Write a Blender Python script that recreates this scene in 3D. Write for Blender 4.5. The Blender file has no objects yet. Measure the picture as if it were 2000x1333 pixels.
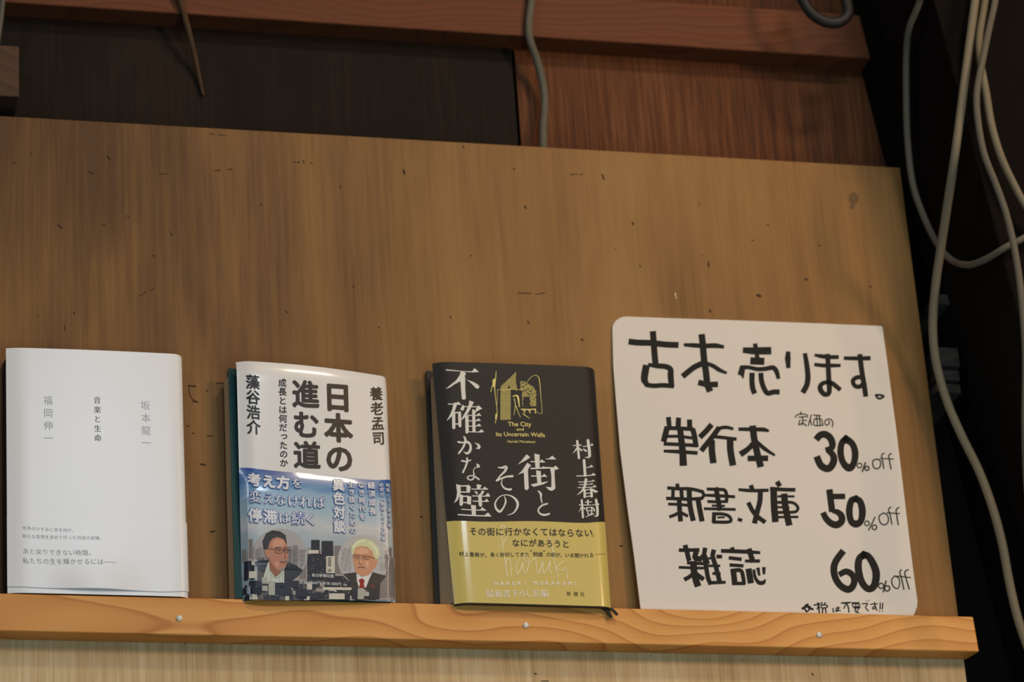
import bpy, math, random
import numpy as np

# ------------------------------------------------------------------ camera, light, exposure
sc = bpy.context.scene
COL = sc.collection
W_PX, H_PX = 2000, 1333
PP = np.array([W_PX / 2, H_PX / 2])
F_PX = 6464.2357
# world axes seen in the camera frame (right, down, forward)
RX = np.array([0.97126117, 0.04205778, 0.23427094])
RY = np.array([-0.22917791, 0.43097925, 0.87277395])
RZ = np.array([-0.06425898, -0.90138118, 0.42823212])
RM = np.stack([RX, RY, RZ], 1)                     # world -> camera
CAM = np.array([-0.55226958, -2.19939765, 1.59356675])
SHELF_Z = 2.45                                      # top of the ledge above the floor

cam_data = bpy.data.cameras.new('camera')
cam_data.sensor_width = 22.3
cam_data.lens = F_PX / W_PX * 22.3
cam_data.clip_start = 0.05
cam_data.dof.use_dof = True
cam_data.dof.focus_distance = 2.37
cam_data.dof.aperture_fstop = 5.0
cam = bpy.data.objects.new('camera', cam_data)
COL.objects.link(cam)
from mathutils import Matrix, Vector
right, down, fwd = RM[0], RM[1], RM[2]
cam.matrix_world = Matrix(((right[0], -down[0], -fwd[0], CAM[0]),
                           (right[1], -down[1], -fwd[1], CAM[1]),
                           (right[2], -down[2], -fwd[2], CAM[2]),
                           (0, 0, 0, 1)))
sc.camera = cam

world = bpy.data.worlds.new('world')
sc.world = world
world.use_nodes = True
world.node_tree.nodes['Background'].inputs[0].default_value = (0.62, 0.72, 0.86, 1)
world.node_tree.nodes['Background'].inputs[1].default_value = 0.03


def area(name, az, el, dist, size, power, color, target=(0.0, 0.0, 2.56), size_y=None, spread=None):
    a, e = math.radians(az), math.radians(el)
    d = Vector((math.sin(a) * math.cos(e), -math.cos(a) * math.cos(e), math.sin(e)))
    l = bpy.data.lights.new(name, 'AREA')
    l.shape = 'RECTANGLE'
    l.size = size
    l.size_y = size_y or size
    l.energy = power
    l.color = color
    if spread:
        l.spread = spread
    o = bpy.data.objects.new(name, l)
    COL.objects.link(o)
    o.location = Vector(target) + d * dist
    o.rotation_euler = d.to_track_quat('Z', 'Y').to_euler()
    return o


area('ceiling_lamp', 27, 16, 1.7, 0.24, 10.6, (1.0, 0.62, 0.34), target=(0.2, 0, 2.5))
area('daylight_doorway', 6, -20, 1.4, 0.9, 7.4, (0.64, 0.87, 1.0), size_y=0.6, target=(0.0, 0.0, 2.36))
area('skylight', 7, 24.5, 3.2, 0.5, 13, (0.74, 0.86, 1.0), size_y=0.28, target=(-0.28, 0.0, 2.50))
area('pendant_lamp', 25, 42.5, 1.8, 0.34, 8.5, (1.0, 0.82, 0.6), size_y=0.10, target=(-0.12, 0.0, 2.55))
area('side_window', -44, 21.5, 2.6, 0.28, 8.0, (0.86, 0.93, 1.0), size_y=0.9)

sc.view_settings.view_transform = 'Standard'
sc.view_settings.look = 'None'
sc.view_settings.gamma = 1.0
sc.view_settings.use_curve_mapping = False
sc.view_settings.exposure = -0.28


# ------------------------------------------------------------------ photo geometry helpers
def ray(px, py):
    return RM.T @ np.array([(px - PP[0]) / F_PX, (py - PP[1]) / F_PX, 1.0])


def at_y(px, py, y):
    """point of the plane Y = y seen at this pixel"""
    r = ray(px, py)
    return CAM + r * ((y - CAM[1]) / r[1])


def at_plane(px, py, p, n):
    r = ray(px, py)
    return CAM + r * (np.dot(n, p - CAM) / np.dot(n, r))


def project(p):
    q = (np.asarray(p) - CAM) @ RM.T
    return PP + F_PX * q[..., :2] / q[..., 2:3]


# ------------------------------------------------------------------ materials
def new_mat(name):
    m = bpy.data.materials.new(name)
    m.use_nodes = True
    nt = m.node_tree
    return m, nt, nt.nodes['Principled BSDF']


def srgb(r, g, b):
    f = lambda c: c / 12.92 if c <= 0.04045 else ((c + 0.055) / 1.055) ** 2.4
    return (f(r / 255), f(g / 255), f(b / 255), 1)


def plain(name, c, rough=0.6, spec=0.3, coat=0.0, metal=0.0, mottle=0.0, scale=60, coat_rough=0.1):
    m, nt, b = new_mat(name)
    b.inputs['Roughness'].default_value = rough
    b.inputs['Specular IOR Level'].default_value = spec
    b.inputs['Coat Weight'].default_value = coat
    b.inputs['Coat Roughness'].default_value = coat_rough
    b.inputs['Metallic'].default_value = metal
    if mottle:
        tc = nt.nodes.new('ShaderNodeTexCoord')
        n = nt.nodes.new('ShaderNodeTexNoise')
        n.inputs['Scale'].default_value = scale
        n.inputs['Detail'].default_value = 4
        mx = nt.nodes.new('ShaderNodeMix')
        mx.data_type = 'RGBA'
        mx.inputs['A'].default_value = tuple(x * (1 - mottle) for x in c[:3]) + (1,)
        mx.inputs['B'].default_value = tuple(min(1, x * (1 + mottle)) for x in c[:3]) + (1,)
        nt.links.new(tc.outputs['Object'], n.inputs['Vector'])
        nt.links.new(n.outputs['Fac'], mx.inputs['Factor'])
        nt.links.new(mx.outputs['Result'], b.inputs['Base Color'])
    else:
        b.inputs['Base Color'].default_value = c
    return m


def ramp_node(nt, stops):
    r = nt.nodes.new('ShaderNodeValToRGB')
    e = r.color_ramp.elements
    while len(e) < len(stops):
        e.new(0.5)
    for i, (p, c) in enumerate(stops):
        e[i].position = p
        e[i].color = c
    return r


def noise(nt, vec, scale, detail=4, rough=0.55, dist=0.0):
    n = nt.nodes.new('ShaderNodeTexNoise')
    n.inputs['Scale'].default_value = scale
    n.inputs['Detail'].default_value = detail
    n.inputs['Roughness'].default_value = rough
    n.inputs['Distortion'].default_value = dist
    nt.links.new(vec, n.inputs['Vector'])
    return n.outputs['Fac']


def mapped(nt, sx, sy, sz, loc=(0, 0, 0), rot=(0, 0, 0)):
    tc = nt.nodes.new('ShaderNodeTexCoord')
    mp = nt.nodes.new('ShaderNodeMapping')
    mp.inputs['Scale'].default_value = (sx, sy, sz)
    mp.inputs['Location'].default_value = loc
    mp.inputs['Rotation'].default_value = rot
    nt.links.new(tc.outputs['Object'], mp.inputs['Vector'])
    return mp.outputs['Vector']


def math_node(nt, op, a, b, clamp=False):
    n = nt.nodes.new('ShaderNodeMath')
    n.operation = op
    n.use_clamp = clamp
    for i, v in enumerate((a, b)):
        if isinstance(v, (int, float)):
            n.inputs[i].default_value = v
        else:
            nt.links.new(v, n.inputs[i])
    return n.outputs[0]


def mix_col(nt, fac, a, b, mode='MIX'):
    n = nt.nodes.new('ShaderNodeMix')
    n.data_type = 'RGBA'
    n.blend_type = mode
    for sock, v in (('Factor', fac), ('A', a), ('B', b)):
        if isinstance(v, (int, float)):
            n.inputs[sock].default_value = v
        elif isinstance(v, tuple):
            n.inputs[sock].default_value = v
        else:
            nt.links.new(v, n.inputs[sock])
    return n.outputs['Result']


def bump(nt, b, height, strength, dist=0.001):
    n = nt.nodes.new('ShaderNodeBump')
    n.inputs['Strength'].default_value = strength
    n.inputs['Distance'].default_value = dist
    nt.links.new(height, n.inputs['Height'])
    nt.links.new(n.outputs['Normal'], b.inputs['Normal'])


def plywood(name, dark, mid, light, streak=0.5, rough=0.6, spec=0.25, fine=0.35, speck=True, left_shade=0.0):
    """plywood face with upright grain: broad veneer bands, fine pores, small dark flecks"""
    m, nt, b = new_mat(name)
    b.inputs['Roughness'].default_value = rough
    b.inputs['Specular IOR Level'].default_value = spec
    band = noise(nt, mapped(nt, 1, 1, 0.16), 13, 3, 0.55, 0.6)
    pores = noise(nt, mapped(nt, 1, 1, 0.035, (3, 0, 1)), 330, 3, 0.6)
    cloud = noise(nt, mapped(nt, 1, 1, 0.5, (9, 2, 0)), 6, 3, 0.5)
    s = math_node(nt, 'ADD', math_node(nt, 'MULTIPLY', band, streak), math_node(nt, 'MULTIPLY', pores, fine))
    s = math_node(nt, 'ADD', s, math_node(nt, 'MULTIPLY', cloud, 0.35))
    s = math_node(nt, 'SUBTRACT', s, (streak + fine + 0.35) / 2 - 0.5)
    if left_shade:                                          # light falling off to the left, painted into the wood colour
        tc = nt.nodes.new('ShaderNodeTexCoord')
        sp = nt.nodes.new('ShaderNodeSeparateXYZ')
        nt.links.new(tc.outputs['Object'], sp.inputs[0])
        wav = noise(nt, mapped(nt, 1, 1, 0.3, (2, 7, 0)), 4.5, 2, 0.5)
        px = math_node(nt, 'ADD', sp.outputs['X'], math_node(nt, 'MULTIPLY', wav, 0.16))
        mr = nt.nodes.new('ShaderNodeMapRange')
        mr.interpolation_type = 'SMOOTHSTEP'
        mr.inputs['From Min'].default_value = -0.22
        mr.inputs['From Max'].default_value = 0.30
        mr.inputs['To Min'].default_value = -left_shade * 0.42
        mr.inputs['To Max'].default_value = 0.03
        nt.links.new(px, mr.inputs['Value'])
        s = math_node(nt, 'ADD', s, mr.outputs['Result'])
    r = ramp_node(nt, [(0.26, dark), (0.5, mid), (0.74, light)])
    nt.links.new(s, r.inputs['Fac'])
    col = r.outputs['Color']
    if speck:
        v = nt.nodes.new('ShaderNodeTexVoronoi')
        v.inputs['Scale'].default_value = 46
        v.inputs['Randomness'].default_value = 1
        nt.links.new(mapped(nt, 1, 0.02, 1), v.inputs['Vector'])
        rr = ramp_node(nt, [(0.028, (1, 1, 1, 1)), (0.05, (0, 0, 0, 1))])
        nt.links.new(v.outputs['Distance'], rr.inputs['Fac'])
        pick = math_node(nt, 'GREATER_THAN', noise(nt, mapped(nt, 1, 1, 1, (5, 5, 5)), 21, 1), 0.56)
        fac = math_node(nt, 'MULTIPLY', math_node(nt, 'MULTIPLY', rr.outputs['Color'], pick), 0.6)
        col = mix_col(nt, fac, col, tuple(c * 0.35 for c in dark[:3]) + (1,))
    nt.links.new(col, b.inputs['Base Color'])
    bump(nt, b, pores, 0.12, 0.0006)
    return m


def mixc(p, q, t):
    return tuple(x * (1 - t) + y * t for x, y in zip(p, q))


def pine(name, a, bcol, line, rough=0.5, seed=0.0, zscale=1.0):
    """sawn softwood along X with wavy growth rings"""
    m, nt, b = new_mat(name)
    b.inputs['Roughness'].default_value = rough
    b.inputs['Specular IOR Level'].default_value = 0.35
    v = mapped(nt, 1.1, 1, 12 * zscale, (seed, 0, seed * 0.7))
    warp = noise(nt, mapped(nt, 4.2, 4, 9, (seed, 0, 0)), 1.0, 2, 0.4)
    sep = nt.nodes.new('ShaderNodeSeparateXYZ')
    nt.links.new(v, sep.inputs[0])
    h = math_node(nt, 'ADD', sep.outputs['Z'], math_node(nt, 'MULTIPLY', warp, 2.6))
    ph = math_node(nt, 'FRACT', math_node(nt, 'MULTIPLY', h, 5.5), 0)
    r = ramp_node(nt, [(0.0, a), (0.45, bcol), (0.80, mixc(bcol, line, 0.35)), (0.92, line), (1.0, a)])
    nt.links.new(ph, r.inputs['Fac'])
    fine = noise(nt, mapped(nt, 6, 200, 300, (1, 2, 3)), 1.0, 4, 0.6)
    col = mix_col(nt, 0.16, r.outputs['Color'], mix_col(nt, fine, (0.25, 0.14, 0.05, 1), (1, 0.85, 0.6, 1)), 'OVERLAY')
    nt.links.new(col, b.inputs['Base Color'])
    bump(nt, b, fine, 0.1, 0.0005)
    return m


M = {}
M['board'] = plywood('board_plywood', srgb(94, 63, 31), srgb(140, 100, 52), srgb(160, 120, 66), 0.65, 0.55, 0.25, 0.28, left_shade=0.62)
M['pale_board'] = plywood('pale_plywood', srgb(170, 138, 92), srgb(202, 170, 122), srgb(222, 198, 154), 0.6, 0.6, 0.25, 0.75)
M['wall_dark'] = plywood('old_dark_plywood', srgb(22, 16, 11), srgb(31, 23, 15), srgb(44, 32, 22), 0.6, 0.75, 0.15, 0.5, False)
M['wall_red'] = plywood('old_reddish_plywood', srgb(58, 31, 16), srgb(93, 53, 27), srgb(118, 74, 42), 0.6, 0.7, 0.2, 0.95, False)
M['beam'] = pine('reddish_beam_wood', srgb(106, 58, 28), srgb(101, 54, 25), srgb(88, 46, 22), 0.7, 3.1, 2.2)
M['ledge'] = pine('orange_pine', srgb(224, 161, 86), srgb(218, 152, 76), srgb(186, 117, 46), 0.45, 0.4)
M['block'] = pine('dull_block_wood', srgb(84, 60, 40), srgb(79, 56, 37), srgb(66, 46, 31), 0.7, 7.7)
M['post'] = plain('dark_post_wood', srgb(17, 13, 9), 0.9, 0.1, mottle=0.25, scale=30)
M['slat'] = pine('grey_slat_wood', srgb(58, 52, 45), srgb(50, 45, 39), srgb(38, 34, 30), 0.8, 2.2)
M['stick'] = plain('stick_wood', srgb(82, 60, 41), 0.8, 0.2, mottle=0.35, scale=120)
M['cable'] = plain('grey_cable_sheath', srgb(122, 112, 90), 0.6, 0.25, mottle=0.12, scale=40)
M['cable_dim'] = plain('dull_grey_cable_sheath', srgb(100, 94, 80), 0.65, 0.2, mottle=0.15, scale=40)
M['hose'] = plain('black_hose_rubber', srgb(34, 31, 27), 0.55, 0.35)
M['nail'] = plain('nail_steel', srgb(214, 208, 194), 0.45, 0.6, metal=0.25)
M['card'] = plain('white_card', srgb(226, 217, 204), 0.65, 0.25, mottle=0.012, scale=220)
M['marker'] = plain('black_marker_ink', srgb(24, 24, 21), 0.6, 0.2, mottle=0.2, scale=90)
M['pencil'] = plain('thin_marker_ink', srgb(48, 48, 38), 0.6, 0.3)
M['white_paper'] = plain('white_textured_paper', srgb(238, 236, 233), 0.45, 0.5, coat=0.6, coat_rough=0.24, mottle=0.01, scale=300)
M['band_white'] = plain('white_band_paper', srgb(239, 237, 234), 0.45, 0.5, coat=0.6, coat_rough=0.24, mottle=0.01, scale=300)
M['pages'] = plain('book_pages', srgb(190, 168, 134), 0.85, 0.1, mottle=0.1, scale=400)
M['shaded_pages'] = plain('shaded_fore_edge', srgb(52, 46, 40), 0.7, 0.2)  # white book's fore-edge, its shade mixed into the colour
M['teal'] = plain('teal_inner_cover', srgb(22, 66, 66), 0.6, 0.25)
M['gloss_white'] = plain('glossy_white_jacket', srgb(236, 231, 224), 0.35, 0.4, coat=0.6, coat_rough=0.12)
M['black_ink'] = plain('black_print', srgb(36, 31, 28), 0.4, 0.4)
M['charcoal'] = plain('charcoal_jacket', srgb(38, 34, 30), 0.55, 0.3, mottle=0.03, scale=300)
M['ivory_ink'] = plain('ivory_print', srgb(228, 222, 210), 0.5, 0.3)
M['gold_band'] = plain('gold_band_paper', srgb(212, 188, 98), 0.38, 0.45, coat=0.7, coat_rough=0.1)
M['yellow_ink'] = plain('yellow_print', srgb(236, 216, 128), 0.5, 0.3)
M['band_black'] = plain('band_black_print', srgb(44, 34, 26), 0.4, 0.35)
M['pale_ink'] = plain('pale_pink_print', srgb(250, 236, 222), 0.4, 0.35)
M['signature_ink'] = plain('pale_signature_print', srgb(246, 234, 194), 0.4, 0.35)
M['green_ink'] = plain('green_print', srgb(150, 160, 50), 0.4, 0.35)
M['olive_ink'] = plain('olive_print', srgb(110, 88, 40), 0.4, 0.35)
M['grey_ink'] = plain('grey_print', srgb(98, 98, 98), 0.5, 0.35)
M['pale_grey_ink'] = plain('pale_grey_print', srgb(158, 158, 160), 0.5, 0.35)
M['foil'] = plain('silver_foil', srgb(160, 160, 164), 0.45, 0.5, metal=0.35)
M['white_ink'] = plain('white_print', srgb(232, 230, 228), 0.3, 0.4)
M['halo_ink'] = plain('blue_print_halo', srgb(92, 112, 176), 0.35, 0.4)
M['ribbon'] = plain('dark_green_ribbon', srgb(32, 40, 32), 0.7, 0.3)
M['stain'] = plain('dark_wood_stain', srgb(62, 42, 24), 0.7, 0.2)
M['grey_stain'] = plain('grey_wood_stain', srgb(112, 86, 54), 0.7, 0.2)
M['pale_stain'] = plain('pale_chip', srgb(214, 190, 160), 0.7, 0.2)


def sky_band_material():
    """printed photograph on the band: deep blue at its top edge paling into a cloudy sky"""
    m, nt, b = new_mat('blue_sky_print')
    b.inputs['Roughness'].default_value = 0.28
    b.inputs['Coat Weight'].default_value = 0.65
    b.inputs['Coat Roughness'].default_value = 0.08
    uv = nt.nodes.new('ShaderNodeUVMap')
    sep = nt.nodes.new('ShaderNodeSeparateXYZ')
    nt.links.new(uv.outputs['UV'], sep.inputs[0])
    mp = nt.nodes.new('ShaderNodeMapping')
    mp.inputs['Scale'].default_value = (3, 16, 1)
    nt.links.new(uv.outputs['UV'], mp.inputs['Vector'])
    n = noise(nt, mp.outputs['Vector'], 1.4, 4, 0.55)
    v = math_node(nt, 'ADD', sep.outputs['Y'], math_node(nt, 'MULTIPLY', math_node(nt, 'SUBTRACT', n, 0.5), 0.12))
    r = ramp_node(nt, [(0.24, srgb(172, 184, 190)), (0.30, srgb(206, 206, 204)), (0.36, srgb(170, 194, 206)),
                       (0.42, srgb(158, 186, 206)), (0.465, srgb(96, 142, 188)), (0.53, srgb(52, 84, 158))])
    nt.links.new(v, r.inputs['Fac'])
    nt.links.new(r.outputs['Color'], b.inputs['Base Color'])
    return m


M['sky_band'] = sky_band_material()


# ------------------------------------------------------------------ mesh helpers
class MB:
    """collects vertices and faces of ONE mesh"""

    def __init__(self):
        self.v, self.f, self.uv = [], [], None

    def add(self, verts, faces):
        o = len(self.v)
        self.v += [tuple(map(float, p)) for p in verts]
        self.f += [tuple(o + i for i in f) for f in faces]

    def hexa(self, p):
        """p: front TL TR BR BL, back TL TR BR BL"""
        self.add(p, [(0, 3, 2, 1), (4, 5, 6, 7), (0, 1, 5, 4), (3, 7, 6, 2), (0, 4, 7, 3), (1, 2, 6, 5)])

    def box(self, x0, x1, y0, y1, z0, z1):
        self.hexa([(x0, y0, z1), (x1, y0, z1), (x1, y0, z0), (x0, y0, z0),
                   (x0, y1, z1), (x1, y1, z1), (x1, y1, z0), (x0, y1, z0)])

    def tube(self, pts, rad, sides=14, sub=6):
        pts = smooth([np.asarray(p, float) for p in pts], sub)
        n = len(pts)
        rads = np.interp(np.linspace(0, 1, n), np.linspace(0, 1, len(rad)), rad) if hasattr(rad, '__len__') else [rad] * n
        up = np.array([0.31, 1.0, 0.17])
        rings = []
        for i, p in enumerate(pts):
            t = pts[min(i + 1, n - 1)] - pts[max(i - 1, 0)]
            t = t / (np.linalg.norm(t) + 1e-12)
            a = np.cross(t, up)
            a /= np.linalg.norm(a)
            b = np.cross(t, a)
            rings.append([p + rads[i] * (math.cos(k * 2 * math.pi / sides) * a + math.sin(k * 2 * math.pi / sides) * b) for k in range(sides)])
        verts = [q for r in rings for q in r]
        faces = [(i * sides + k, i * sides + (k + 1) % sides, (i + 1) * sides + (k + 1) % sides, (i + 1) * sides + k)
                 for i in range(n - 1) for k in range(sides)]
        faces += [tuple(range(sides))[::-1], tuple((n - 1) * sides + k for k in range(sides))]
        self.add(verts, faces)

    def build(self, name, mat, parent=None, smooth_shade=False, origin=None, bevel=0):
        o0 = np.zeros(3)
        if parent is not None:
            p, o0 = parent, np.zeros(3)
            while p is not None:
                o0 = o0 + np.array(p.location)
                p = p.parent
        if origin is not None:
            loc = np.asarray(origin, float) - o0
            base = np.asarray(origin, float)
        elif parent is None:
            a = np.array(self.v)
            base = np.array([a[:, 0].mean(), a[:, 1].mean(), a[:, 2].min()])
            loc = base
        else:
            base, loc = o0, np.zeros(3)
        me = bpy.data.meshes.new(name)
        me.from_pydata([tuple(np.array(p) - base) for p in self.v], [], self.f)
        if self.uv is not None:
            l = me.uv_layers.new(name='UVMap')
            for lp in me.loops:
                l.data[lp.index].uv = self.uv[lp.vertex_index]
        me.validate()
        if smooth_shade:
            me.shade_smooth()
            me.set_sharp_from_angle(angle=0.6)
        me.update()
        me.materials.append(mat)
        o = bpy.data.objects.new(name, me)
        COL.objects.link(o)
        o.location = loc
        if parent is not None:
            o.parent = parent
        if bevel:
            bv = o.modifiers.new('bevel', 'BEVEL')
            bv.width = bevel
            bv.segments = 3
            bv.limit_method = 'ANGLE'
        return o


def smooth(pts, sub):
    if len(pts) < 3 or sub < 2:
        return pts
    P = [2 * pts[0] - pts[1]] + list(pts) + [2 * pts[-1] - pts[-2]]
    out = []
    for i in range(1, len(P) - 2):
        p0, p1, p2, p3 = P[i - 1:i + 3]
        for k in range(sub):
            t = k / sub
            out.append(0.5 * (2 * p1 + (p2 - p0) * t + (2 * p0 - 5 * p1 + 4 * p2 - p3) * t * t + (3 * p1 - p0 - 3 * p2 + p3) * t ** 3))
    out.append(pts[-1])
    return out


def thing(name, label, cat, loc, group=None):
    o = bpy.data.objects.new(name, None)
    o.empty_display_size = 0.02
    COL.objects.link(o)
    o.location = tuple(map(float, loc))
    return tag(o, label, cat, group)


def tag(o, label, cat, group=None):
    o['label'] = label
    o['category'] = cat
    if group:
        o['group'] = group
    return o


def struct(o):
    o['kind'] = 'structure'
    return o


# ------------------------------------------------------------------ flat print: lettering and pictures in photo pixels
_glyphs = {}


def _area(p):
    x, y = p.T
    return 0.5 * np.sum(x * np.roll(y, -1) - y * np.roll(x, -1))


def _offset(p, e):
    d1, d2 = p - np.roll(p, 1, 0), np.roll(p, -1, 0) - p
    d1 = d1 / (np.linalg.norm(d1, axis=1)[:, None] + 1e-12)
    d2 = d2 / (np.linalg.norm(d2, axis=1)[:, None] + 1e-12)
    m = np.stack([d1[:, 1] + d2[:, 1], -d1[:, 0] - d2[:, 0]], 1)
    return p + 2 * m / np.maximum(np.sum(m * m, 1)[:, None], 0.8) * e


def glyph(ch, thin=0.0):
    """filled outline of a character (y up), its strokes thinned by `thin` on each side"""
    key = (ch, round(thin, 4))
    if key not in _glyphs:
        c = bpy.data.curves.new('glyph', 'FONT')
        c.body = ch
        c.size = 1
        c.dimensions = '2D'
        c.fill_mode = 'NONE'
        c.resolution_u = 3
        o = bpy.data.objects.new('glyph', c)
        COL.objects.link(o)
        dg = bpy.context.evaluated_depsgraph_get()
        dg.update()
        m = bpy.data.meshes.new_from_object(o.evaluated_get(dg))
        v = np.array([(q.co.x, q.co.y) for q in m.vertices]).reshape(-1, 2)
        adj = {}
        for ed in m.edges:
            i, j = ed.vertices
            adj.setdefault(i, []).append(j)
            adj.setdefault(j, []).append(i)
        seen, loops = set(), []
        for st in range(len(v)):
            if st in seen or st not in adj:
                continue
            L, cur = [st], st
            seen.add(st)
            while True:
                n = [k for k in adj[cur] if k not in seen]
                if not n:
                    break
                cur = min(n, key=lambda k: (k - cur) % len(v))
                seen.add(cur)
                L.append(cur)
            loops.append(v[L])
        bpy.data.objects.remove(o)
        bpy.data.curves.remove(c)
        bpy.data.meshes.remove(m)
        if loops:
            areas = [_area(l) for l in loops]
            sg = np.sign(areas[int(np.argmax(np.abs(areas)))])
            pts, fc = [], []
            for l in loops:
                q = _offset(l, -thin * sg) if thin else l
                fc.append(list(range(len(pts), len(pts) + len(q))))
                pts += [Vector((float(a), float(b))) for a, b in q]
            from mathutils.geometry import delaunay_2d_cdt
            V, E_, F_, _a, _b, _c = delaunay_2d_cdt(pts, [], fc, 5, 1e-6)
            _glyphs[key] = (np.array([tuple(p) for p in V]), [tuple(f) for f in F_])
        else:
            _glyphs[key] = (np.zeros((0, 2)), [])
    return _glyphs[key]


def copies(off, serif):
    """shifts that thicken a glyph: all round (bold) or sideways only (brush-serif contrast)"""
    if serif:
        return [(-serif, 0), (0, 0), (serif, 0)]
    if off:
        return [(0, 0)] + [(off * math.cos(k * math.pi / 4), off * math.sin(k * math.pi / 4)) for k in range(8)]
    return [(0, 0)]


class Print:
    """flat artwork in photo-pixel coordinates"""

    def __init__(self, o=(0, 0), s=1.0):
        self.v, self.f, self.z = [], [], []
        self.chisel = 0.0                              # >0: flat marker ends and wider strokes
        self.crop(o, s)

    def crop(self, o, s):
        self.o, self.s = np.array(o, float), s
        return self

    def raw(self, verts, faces):
        k = len(self.v)
        self.layer = (getattr(self, 'layer', 0) + 1) % 18
        self.z += [self.layer * 0.000004] * len(verts)
        self.v += [tuple(self.o + np.asarray(p, float) / self.s) for p in verts]
        self.f += [tuple(k + i for i in f) for f in faces]

    def poly(self, pts, *more):
        for p in (pts,) + more:
            from mathutils.geometry import tessellate_polygon
            tri = tessellate_polygon([[Vector((a, b, 0)) for a, b in p]])
            self.raw(p, tri)
        return self

    def rect(self, x0, y0, x1, y1, n=1, shear=0.0):
        vs = [(x0 + (x1 - x0) * i / n, y0 + (y1 - y0) * j / n + shear * (x1 - x0) * i / n) for j in range(n + 1) for i in range(n + 1)]
        self.raw(vs, [(j * (n + 1) + i, j * (n + 1) + i + 1, (j + 1) * (n + 1) + i + 1, (j + 1) * (n + 1) + i) for j in range(n) for i in range(n)])
        return self

    def disc(self, cx, cy, rx, ry=None, n=40, rings=5):
        ry = ry or rx
        vs, fs = [(cx, cy)], []
        for k in range(1, rings + 1):
            vs += [(cx + rx * k / rings * math.cos(a * 2 * math.pi / n), cy + ry * k / rings * math.sin(a * 2 * math.pi / n)) for a in range(n)]
        for a in range(n):
            fs.append((0, 1 + a, 1 + (a + 1) % n))
            for k in range(rings - 1):
                q, w = 1 + k * n, 1 + (k + 1) * n
                fs.append((q + a, w + a, w + (a + 1) % n, q + (a + 1) % n))
        self.raw(vs, fs)
        return self

    def stroke(self, pts, w, sub=5, cap=True):
        P = smooth([np.asarray(p, float) for p in pts], sub if len(pts) > 2 else 1)
        if len(P) == 2:
            k = max(1, int(np.linalg.norm(P[1] - P[0]) / self.s / 7))
            P = [P[0] + (P[1] - P[0]) * i / k for i in range(k + 1)]
        n = len(P)
        ws = np.interp(np.linspace(0, 1, n), np.linspace(0, 1, len(w)), w) if hasattr(w, '__len__') else [w] * n
        if self.chisel:
            ws = np.asarray(ws) * (1 + self.chisel)
            if cap:
                a, b = P[0] - P[1], P[-1] - P[-2]
                P[0] = P[0] + a / (np.linalg.norm(a) + 1e-9) * ws[0] * 0.36
                P[-1] = P[-1] + b / (np.linalg.norm(b) + 1e-9) * ws[-1] * 0.36
                cap = False
        L, R = [], []
        for i in range(n):
            t = P[min(i + 1, n - 1)] - P[max(i - 1, 0)]
            t = t / (np.linalg.norm(t) + 1e-9)
            nn = np.array([-t[1], t[0]])
            L.append(P[i] + nn * ws[i] / 2)
            R.append(P[i] - nn * ws[i] / 2)
        self.raw(L + R, [(i, i + 1, n + i + 1, n + i) for i in range(n - 1)])
        if cap:
            for c, r in ((P[0], ws[0] / 2), (P[-1], ws[-1] / 2)):
                self.raw([c + 0.92 * r * np.array([math.cos(a), math.sin(a)]) for a in np.linspace(0, 2 * math.pi, 12, False)], [tuple(range(12))])
        return self

    def strokes(self, *items):
        for pts, w in items:
            self.stroke(pts, w)
        return self

    def hbar(self, p, q, w, tri=None):
        """thin brush-serif horizontal with its triangular end"""
        self.stroke([p, q], w, cap=False)
        if tri:
            self.poly(tri)
        return self

    def text(self, s, p, q, ew, eh=None, off=0.0, serif=0.0, vertical=False, ex=None):
        """characters centred on equally spaced points p..q; em size ew x eh"""
        p, q = np.asarray(p, float), np.asarray(q, float)
        n = len(s)
        eh = eh or ew
        if vertical:
            d = q - p if n > 1 else np.array([0, 1.0])
            d = d / np.linalg.norm(d)
            Y = d * eh
            X = np.array(ex if ex else (1, 0.03), float) * ew
        else:
            d = q - p if n > 1 else np.array([1.0, 0])
            X = d / np.linalg.norm(d) * ew
            Y = np.array(ex if ex else (0.05, 1), float) * eh
        for i, ch in enumerate(s):
            if ch in ' \u3000':
                continue
            c = p + (q - p) * (i / (n - 1) if n > 1 else 0)
            v, f = glyph(ch, 0.012 if serif else 0.0)
            v = v - np.array([0.5, 0.38])
            if ord(ch) < 128 or ch in '\u201c\u201d':
                v = v + np.array([0.5 - (v[:, 0].max() + 0.5 + v[:, 0].min() + 0.5) / 2, 0])
            if vertical:
                if ch in 'っゃゅょ、。':
                    v = v + np.array([0.1, 0.1])
                if ch in '「」':
                    v = np.stack([v[:, 1], -v[:, 0]], 1)
            for dx, dy in copies(off, serif):
                self.raw([c + (a + dx) * X - (b + dy) * Y for a, b in v], f)
        return self

    def line(self, s, p, q, eh, off=0.0, ex=(0.05, 1), serif=0.0):
        """one run of proportional text fitted between p and q on its baseline"""
        p, q = np.asarray(p, float), np.asarray(q, float)
        v, f = glyph(s, 0.012 if serif else 0.0)
        x0, x1 = v[:, 0].min(), v[:, 0].max()
        X = (q - p) / (x1 - x0)
        Y = np.array(ex, float) * eh
        for dx, dy in copies(off, serif):
            self.raw([p + (a - x0 + dx) * X - (b + dy) * Y for a, b in v], f)
        return self

    def build(self, name, mat, surface, off, parent):
        v3 = surface(np.array(self.v), off + np.array(self.z))
        mb = MB()
        mb.v = [tuple(p) for p in v3]
        mb.f = self.f
        return mb.build(name, mat, parent)


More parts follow.
